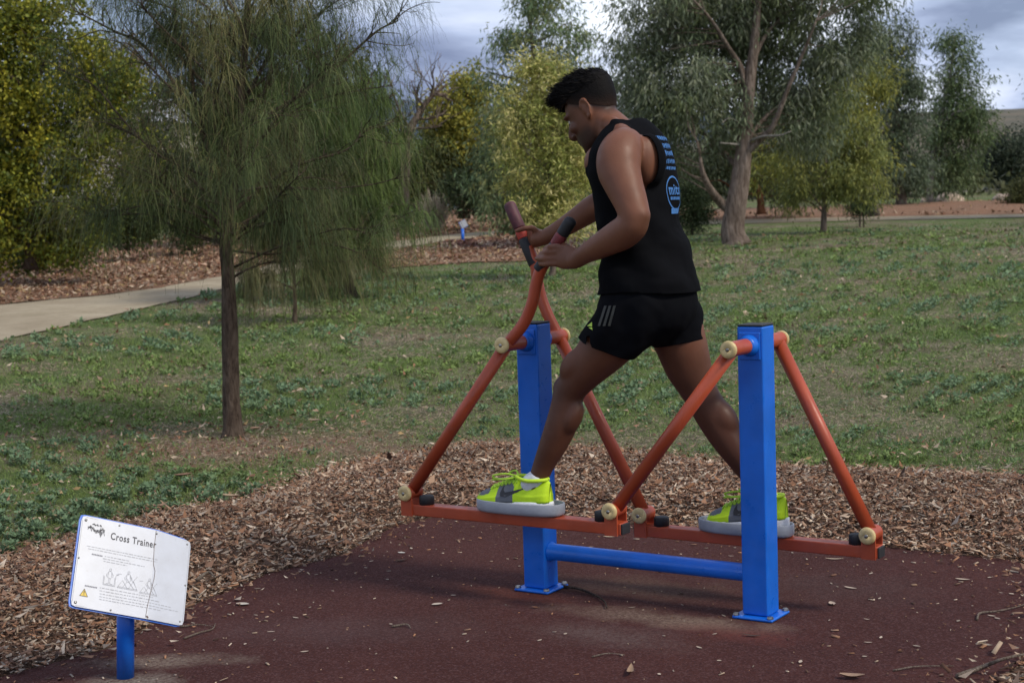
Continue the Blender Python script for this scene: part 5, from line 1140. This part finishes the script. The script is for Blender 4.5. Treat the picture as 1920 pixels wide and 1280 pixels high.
# --- hair: short sides, longer swept top
S = Vol()
for u, dc, grow in ((0, 0, 0),):
    R = []
    for (uu, c_, a, b) in catmull(np.array(HEAD)[5:], 4):
        w = np.clip((uu-.035)/.05, 0, 1); ct, st = np.cos(th), np.sin(th)
        g_ = .0012+.003*np.clip((uu+.02)/.05, 0, 1)+.011*w; fr = np.where(ct > .2, .012*w, 0)
        R.append(HO+((c_+np.sign(ct)*np.abs(ct)**(2/2.1)*(a+g_)+fr)[:, None]*HF+(np.sign(st)*np.abs(st)**(2/2.1)*(b+g_*.8))[:, None]*HL+HU*(uu+.016*w))*HS)
    S.rings(R)
for f0, u0, f1, u1, r0 in ((.03, .118, .108, .122, .018), (.05, .108, .118, .11, .016), (-.02, .124, .06, .134, .016), (-.05, .118, .0, .13, .014)):
    for l in (-.03, 0, .03): S.limb([(*H(f0, l, u0), r0, r0), (*H((f0+f1)/2, l, (u0+u1)/2+.008), r0, r0), (*H(f1, l*.8, u1), r0*.6, r0*.6)], 3, 12, HL)
V, N, Fq = S.fuse(.004, 3, .5)
rel = V-HO; hf, hl, hu = rel@HF/HS, rel@HL/HS, rel@HU/HS
line = np.where(hf > .045, .055+.1*np.clip(hf-.085, 0, 1), np.where(hf > -.005, .012+.9*np.clip(hf, 0, .05), -.035+.6*np.clip(hf+.1, 0, .1)))
line = -.03+.048*np.clip((hf+.07)/.06, 0, 1)+.042*np.clip((hf-.005)/.05, 0, 1)
V = V+N*((fbm(V*np.array([55, 90, 55]), 3, 5)-.5)*.006*np.clip((hu-.04)/.04, .1, 1))[:, None]
V2, F2, used = cut(V, Fq, hu-line+.006*(fbm(V*60, 2, 9)-.5))
up_ = np.clip((hu-line)/.05, 0, 1)[used][:, None]; hair = np_mesh('hair', V2, F2, M_SCALP, person, smooth=True, col=np.array((.032, .018, .013))*(1-up_)**1.5+np.array((.0055, .0045, .0045))*(1-(1-up_)**1.5))
r_ = np.random.default_rng(4); k = np.where(hu[used] > .062)[0]; k = r_.choice(k, 5200); P = V2[k]; Nn = N[used][k]
d = nrm(Nn*.55+HF*.75+HU*.3+rand_dir(len(k), r_)*.25); L = r_.uniform(.008, .03, len(k))
Vs, Fs_ = leaves(P-Nn*.003, d, side_of(d, r_), L, np.full(len(k), .002), .15); o = np_mesh('hair_tips', Vs, Fs_, M_HAIR, hair); o['kind'] = 'stuff'

# --- tank top
S = Vol()
SH_ROWS = [(1163, 234, .065, .08, .5), (1167, 246, .084, .12, .5), (1171, 261, .101, .152, .45), (1177, 280, .115, .176, .35), (1183, 303, .123, .184, .2), (1186, 330, .128, .188, 0), (1195, 380, .128, .176, 0), (1201, 420, .127, .168, 0), (1205.5, 450, .131, .168, 0), (1211, 480, .139, .172, 0), (1216.5, 510, .15, .180, 0), (1217.5, 545, .161, .186, 0), (1218, 575, .162, .188, 0)]
S.rings(loft_rows(SH_ROWS, 4))
for s in (-1, 1):
    B_ = at(1217, 302, s*.088); S.blob(B_, [XA, YA, ZA], (.054, .068, .09)); S.blob(at(1127, 318, s*.075), [XA, YA, ZA], (.045, .075, .06)); S.limb([A(1160, 240, s*.06, .028, .04), A(1169, 249, s*.09, .032, .04), A(1175, 264, s*.12, .042, .045)], 4, 18)
V, N, Fq = S.fuse(.0055, 8, .5)
# folds
zz = V[:, 2]; fold = (np.sin((zz*1.0+V[:, 0]*.9+V[:, 1]*.35)*38+7*fbm(V*4, 2, 3))*.0055+(fbm(V*np.array([7, 7, 11]), 3, 8)-.5)*.028)*np.clip((1.5-zz)/.2, .15, 1)*np.clip((zz-1.0)/.1, .5, 1)
V = V+N*fold[:, None]
hem = at(1217, 546, 0)[2]
armc = {s: at(1168, 303, s*.19) for s in (-1, 1)}
g = V[:, 2]-hem-.006*np.sin(V[:, 0]*16)
for s in (-1, 1):
    ca = armc[s]; dx, dz = (V[:, 0]-ca[0]), (V[:, 2]-ca[2]); rx = np.where(dx > 0, .098, .092); rz_ = np.where(dz > 0, .155, .105)
    ell = np.sqrt((dx/rx)**2+(dz/rz_)**2)-1; side = .112-s*V[:, 1]; g = np.minimum(g, np.maximum(ell*.09, side))
nb_, nf_ = at(1189, 237, 0), at(1118, 322, 0); ld = nrm(nf_-nb_); ln_ = np.array([ld[2], 0, -ld[0]]); ln_ = ln_ if ln_[2] > 0 else -ln_
above = (V-nb_)@ln_; fwd = np.clip(((V-nb_)@ld)/np.linalg.norm(nf_-nb_), 0, 1); wid = .078+.02*fwd
g = np.minimum(g, np.maximum(-above, np.abs(V[:, 1])-wid))
V2, F2, used = cut(V, Fq, g)
shirt = np_mesh('tank_top', V2, F2, M_SHIRT, person, smooth=True)
md = shirt.modifiers.new('thick', 'SOLIDIFY'); md.thickness = .0035; md.offset = -1
shirt_bvh = BVHTree.FromPolygons(V2.tolist(), F2.tolist())
def drape(V, bvh, d, off=.0022):
    out = []
    for v in V:
        h_, n_, i_, dd = bvh.ray_cast(Vector(v), Vector(d))
        if h_ is None: h_, n_, i_, dd = bvh.find_nearest(Vector(v))
        out.append(np.array(h_)-np.asarray(d)*off)
    return np.array(out)
def sub(V, Fs, n_=2):
    b = bmesh.new(); vs_ = [b.verts.new(v) for v in V]
    for f in Fs:
        try: b.faces.new([vs_[i] for i in f])
        except ValueError: pass
    bmesh.ops.triangulate(b, faces=b.faces[:]); bmesh.ops.subdivide_edges(b, edges=[e for e in b.edges if e.calc_length() > .012], cuts=n_, use_grid_fill=True); bmesh.ops.triangulate(b, faces=b.faces[:])
    b.verts.index_update(); out = (np.array([v.co[:] for v in b.verts]), [[v.index for v in f.verts] for f in b.faces]); b.free(); return out
def back_print(name, V2d, Fs, mat=M_PRINT):       # (across, up) on the back, seen from behind; across grows towards his right
    V3 = np.array([(1.2, .034-v[0]*.72, v[1]) for v in V2d]); V3, Fs = sub(V3, Fs); V3 = drape(V3, shirt_bvh, (-1.0, 0, 0)); return py_mesh(name, V3, Fs, mat, shirt)
zt = at(1240, 252, 0)[2]; zc = at(1262, 362, 0)[2]
def bars(rows):
    V, Fs = [], []
    for u0, u1, v0, v1 in rows: k = len(V); V += [(u0, v0), (u1, v0), (u1, v1), (u0, v1)]; Fs.append([k, k+1, k+2, k+3])
    return V, Fs
r_ = np.random.default_rng(12); rows = []
for j, (v0, h_) in enumerate(((zt-.02, .018), (zt-.046, .02), (zt-.073, .022), (zt-.098, .018), (zt-.118, .014))):
    u = -.082+.012*r_.random()
    while u < .085:
        w = r_.uniform(.012, .02)
        for q in range(3): rows.append((u+w*.3*q, u+w*.3*q+w*r_.uniform(.16, .26), v0+r_.uniform(0, h_*.3), v0+h_*r_.uniform(.75, 1)))
        rows.append((u, u+w*.8, v0+h_*r_.uniform(.2, .7), v0+h_*r_.uniform(.72, .85))); u += w+.004
back_print('back_lettering', *bars(rows))
def ringf(ru, rv, w, cz, a0=0, a1=2*math.pi, n_=48):
    V, Fs = [], []
    for i in range(n_+1):
        a = a0+(a1-a0)*i/n_; V += [(ru*math.cos(a), cz+rv*math.sin(a)), ((ru-w)*math.cos(a), cz+(rv-w)*math.sin(a))]
    return V, [[2*i, 2*i+1, 2*i+3, 2*i+2] for i in range(n_)]
back_print('back_badge', *ringf(.08, .058, .006, zc)); back_print('badge_band', *bars([(-.05, .05, zc-.068, zc-.05)]))
tv, tf = text_mesh('mits', .05, .0012); tv[:, 0] -= tv[:, 0].max()/2; tv[:, 0] *= 1.25
back_print('badge_word', [(v[0]*-1, v[1]+zc-.004) for v in tv], tf); back_print('badge_line', *bars([(-.055+.016*i, -.044+.016*i, zc-.022, zc-.012) for i in range(7)]))

# --- shorts
S = Vol()
S.rings(loft_rows([(1216, 500, .125, .16), (1217, 522, .133, .168), (1217, 545, .146, .178), (1214, 575, .158, .186), (1210, 605, .15, .18), (1207, 632, .115, .14), (1205, 648, .06, .08)], 4))
na, nb = at(1190, 590, -.095), at(1137, 650, -.112); fa, fb = at(1262, 598, .095), at(1277, 646, .11)
S.limb([A(1205, 572, -.085, .115, .105), A(1180, 600, -.095, .112, .105), A(1158, 625, -.103, .104, .1), A(1136, 650, -.112, .098, .096), A(1120, 668, -.118, .096, .095)], 4, 32)
S.limb([A(1240, 570, .085, .112, .105), A(1262, 600, .095, .107, .102), A(1271, 628, .103, .1, .097), A(1279, 655, .11, .097, .095), A(1284, 675, .115, .096, .095)], 4, 32)
V, N, Fq = S.fuse(.0052, 6, .5)
fold = np.sin((V[:, 0]*.8-V[:, 2]*.55+V[:, 1]*.3)*50+8*fbm(V*5, 2, 13))*.0055+(fbm(V*np.array([8, 8, 8]), 3, 18)-.5)*.03
V = V+N*(fold*np.clip((1.06-V[:, 2])/.1, .3, 1))[:, None]
def hemcut(c_, d, R_):
    rel = V-c_; al = rel@d; return np.maximum(-al, np.linalg.norm(rel-al[:, None]*d, axis=1)-R_)
hn = at(1131, 648, -.112); dn = nrm(at(1120, 676, -.116)-at(1140, 620, -.108)); hfr = at(1276, 640, .11); dfr = nrm(at(1284, 690, .115)-at(1275, 640, .108))
g = np.minimum(np.minimum(V[:, 2]*0+1, hemcut(hn, dn, .135)), hemcut(hfr, dfr, .13)); g = np.minimum(g, at(1217, 512, 0)[2]-V[:, 2])
# split hem at the side of the near leg
sp = at(1102, 640, -.2); dd = V-sp; nv = np.abs(dd@RT)-.006-.25*np.maximum(0, -(dd@UP)-.0); g = np.minimum(g, np.maximum(nv, np.maximum(dd@UP-.018, V[:, 1]+.10)))
V2, F2, used = cut(V, Fq, g)
shorts = np_mesh('shorts', V2, F2, M_SHORT, person, smooth=True)
md = shorts.modifiers.new('thick', 'SOLIDIFY'); md.thickness = .003; md.offset = -1
sh_bvh = BVHTree.FromPolygons(V2.tolist(), F2.tolist())
def side_print(name, pxs, mat):                   # flat marks on the near trouser leg
    V3, Fs = [], []
    for poly in pxs: k = len(V3); V3 += [at(p[0], p[1], -.4) for p in poly]; Fs.append(list(range(k, k+len(poly))))
    V3, Fs = sub(np.array(V3), Fs, 1); d = nrm(at(1110, 610, -.1)-at(1110, 610, -.4)); return py_mesh(name, drape(V3, sh_bvh, d, .002), Fs, mat, shorts)
side_print('lime_emblem', [[(1100, 611), (1110, 603), (1110, 612)], [(1103, 614), (1110, 613.5), (1111, 619)]], M_MARKG)
side_print('stripes', [[(1121+i*10, 611), (1126+i*10, 611), (1139+i*9, 571), (1134+i*9, 571)] for i in range(3)], M_MARKD)

# --- shoes and socks
M_UPPER = vcol('shoe_mesh', .65, .12, 200, spec=.3, bump=.2); M_SOLE = plain('white_sole', (.68, .69, .72), .55, .08, 30); M_SOCK = cloth('white_sock', (.55, .56, .6)); M_LACE = plain('lime_lace', (.42, .66, .05), .7, .15); M_SWOOSH = plain('black_mark', (.01, .01, .014), .5, .1); M_DK = plain('shoe_lining', (.05, .055, .06), .8, .2)
def shoe(x_toe, x_heel, yc, z, lift, label, ank, near):
    Ln = x_heel-x_toe; ca, sa = math.cos(lift), math.sin(lift); toe_z = z
    def W_(s, y, h):                              # s: 0 toe .. 1 heel, y across (+ = away), h height
        xx, hh = s*Ln, h; return np.array([x_toe+xx*ca-hh*sa*0, yc+y, toe_z+hh+xx*sa])
    up = empty('shoe', (0, 0, 0)); up.parent = person; up.location = np.array((0, 0, 0))-np.array(person.location)
    if label: up['label'] = label
    # s, half width, sole height, top height
    sec = np.array([(.0, .012, .026, .034), (.025, .027, .024, .047), (.08, .039, .023, .058), (.17, .046, .023, .068), (.28, .048, .024, .080), (.4, .0455, .026, .093), (.5, .0425, .028, .104), (.6, .040, .030, .109), (.7, .0385, .031, .098), (.8, .038, .032, .096), (.9, .036, .033, .105), (.965, .029, .034, .108), (1.0, .012, .034, .100)])
    Q = catmull(sec, 14); n_ = 64; V = []; colr = []; LIME = np.array((.5, .74, .02)); GR = np.array((.13, .14, .16)); LG = np.array((.28, .3, .33))
    for s, w, b, tp in Q:
        for j in range(n_):
            a = j/(n_-1)*math.pi; ct, st = math.cos(a), math.sin(a); wt = .62+.38*(1-st)**.8 if s < .55 else .7+.3*(1-st)
            y = ct*w*(wt if st > .25 else 1); h = b+(tp-b)*st**.75; V.append(W_(s, -y, h))
            c_ = LIME
            if .34 < s < .56 and .0 <= st < .97 and (s-.34) > -.1*(st) and (.56-s) > .12*(1-st)*-1+(st*.08): c_ = GR
            if .05 < s < .22 and st > .45+.9*abs(s-.13): c_ = GR
            if s >= .2 and st > .93 and s < .62: c_ = LG*.6
            colr.append(c_)
    m_ = len(Q); Fs = [[i*n_+j, i*n_+j+1, (i+1)*n_+j+1, (i+1)*n_+j] for i in range(m_-1) for j in range(n_-1)]+[[i*n_+n_-1, i*n_, (i+1)*n_, (i+1)*n_+n_-1] for i in range(m_-1)]+[list(range(n_)), [(m_-1)*n_+j for j in range(n_)][::-1]]
    u_o = py_mesh('upper', V, Fs, M_UPPER, up, True, col=np.array(colr))
    bvh = BVHTree.FromPolygons([Vector(v) for v in V], Fs)
    # sole
    th_ = np.linspace(0, 2*math.pi, 72, endpoint=False); so_ = np.array([(0.0, .006), (.02, .03), (.08, .043), (.17, .05), (.28, .0515), (.42, .047), (.55, .0435), (.7, .0425), (.85, .0415), (.95, .034), (1.0, .01)])
    ol = [(s, np.interp(s, so_[:, 0], so_[:, 1]), 1) for s in np.linspace(-.012, 1.02, 40)]; out = [(s, -w) for s, w, _ in ol]+[(s, w) for s, w, _ in ol[::-1]]
    R = []
    for k_, (h0, gr) in enumerate(((0.0, .9), (.004, .96), (.012, .98), (.020, .97), (.027, .93))):
        R.append(np.array([W_((s-.5)*(.985+.015*gr)+.5, y*gr, h0+(.012*max(0, .1-s)/.1 if h0 < .02 else .004*max(0, .1-s)/.1)+h0*.35*np.clip((s-.3)/.5, 0, 1)) for s, y in out]))
    SV = Vol(); SV.rings(R); py_mesh('sole', np.concatenate(SV.mb.v), SV.mb.f, M_SOLE, up, True)
    # ankle opening, sock, laces, mark
    ca_ = np.asarray(ank); c0 = W_(.72, 0, .088); q = np.array([(*c0, .036, .031), (*(c0*.55+ca_*.45), .038, .034), (*ca_, .0385, .0375)]); SK = Vol(); SK.limb(q, 5, 24); py_mesh('sock', np.concatenate(SK.mb.v), SK.mb.f, M_SOCK, up, True)
    ringp = []
    for a in np.linspace(0, 2*math.pi, 30): ringp.append(W_(.755+.20*math.cos(a)*(1.0), .036*math.sin(a), .108-.010*math.cos(a+math.pi)*-1*.3+.006*abs(math.cos(a))))
    V_, F_ = tube(np.array(ringp), .0065, 10, False); py_mesh('collar', V_, F_, plain('lime_collar', (.5, .72, .03), .7, .1), up, True)
    def skin_pt(s, y, off=.003):
        h_, nn, i_, d_ = bvh.ray_cast(Vector(W_(s, y, .3)), Vector((0, 0, -1))); return (np.array(h_) if h_ is not None else W_(s, y, .1))+np.array([0, 0, off])
    lc = MB()
    for i, s in enumerate(np.linspace(.24, .56, 7)):
        w = .021; e1, e2 = (1, -1) if i % 2 else (-1, 1); lc.tube(catmull([skin_pt(s-.02, -w, .002), skin_pt(s, 0, .005), skin_pt(s+.025, w, .002)], 3), .0032, 7); lc.tube(catmull([skin_pt(s+.025, -w, .002), skin_pt(s, 0, .006), skin_pt(s-.02, w, .002)], 3), .0032, 7)
    k0 = skin_pt(.57, 0, .006)
    for q in ([(0, 0, 0), (-.035, -.03, .012), (-.085, -.036, .002), (-.06, -.03, -.008), (0, 0, 0)], [(0, 0, 0), (-.03, .03, .014), (-.07, .045, .0), (-.03, .03, -.006), (0, 0, 0)], [(0, 0, 0), (-.03, -.03, -.006), (-.09, -.032, -.012)], [(0, 0, 0), (-.03, .03, -.01), (-.07, .04, -.03)]): lc.tube(catmull([k0+np.array(p) for p in q], 4), .0034, 7)
    lc.build('laces', M_LACE, up, True)
    for sy in (-1, 1):
        pts = [(.40, .050), (.385, .060), (.40, .078), (.415, .084), (.425, .070), (.45, .063), (.52, .067), (.62, .075), (.74, .086), (.62, .067), (.54, .057), (.47, .048)]
        P = [W_(s, sy*.12, h) for s, h in pts]; Vv, Ff = sub(np.array(P), [[3, 2, 1, 0], [4, 3, 0], [4, 0, 11], [5, 4, 11], [5, 11, 10], [6, 5, 10], [6, 10, 9], [7, 6, 9], [7, 9, 8]], 1)
        py_mesh('side_mark', drape(Vv, bvh, (0, -sy, 0), .0015), Ff, M_SWOOSH, up)
shoe(at(892, 946, -.178)[0]+.016, at(1030, 950, -.178)[0]+.008, -.178, NEAR_TREAD+.001, .0, None, at(1008, 900, -.168), True)
shoe(at(1331, 985, .178)[0]-.004, at(1477, 985, .178)[0]-.002, .178, FAR_TREAD+.001, .06, None, at(1438, 934, .178), False)
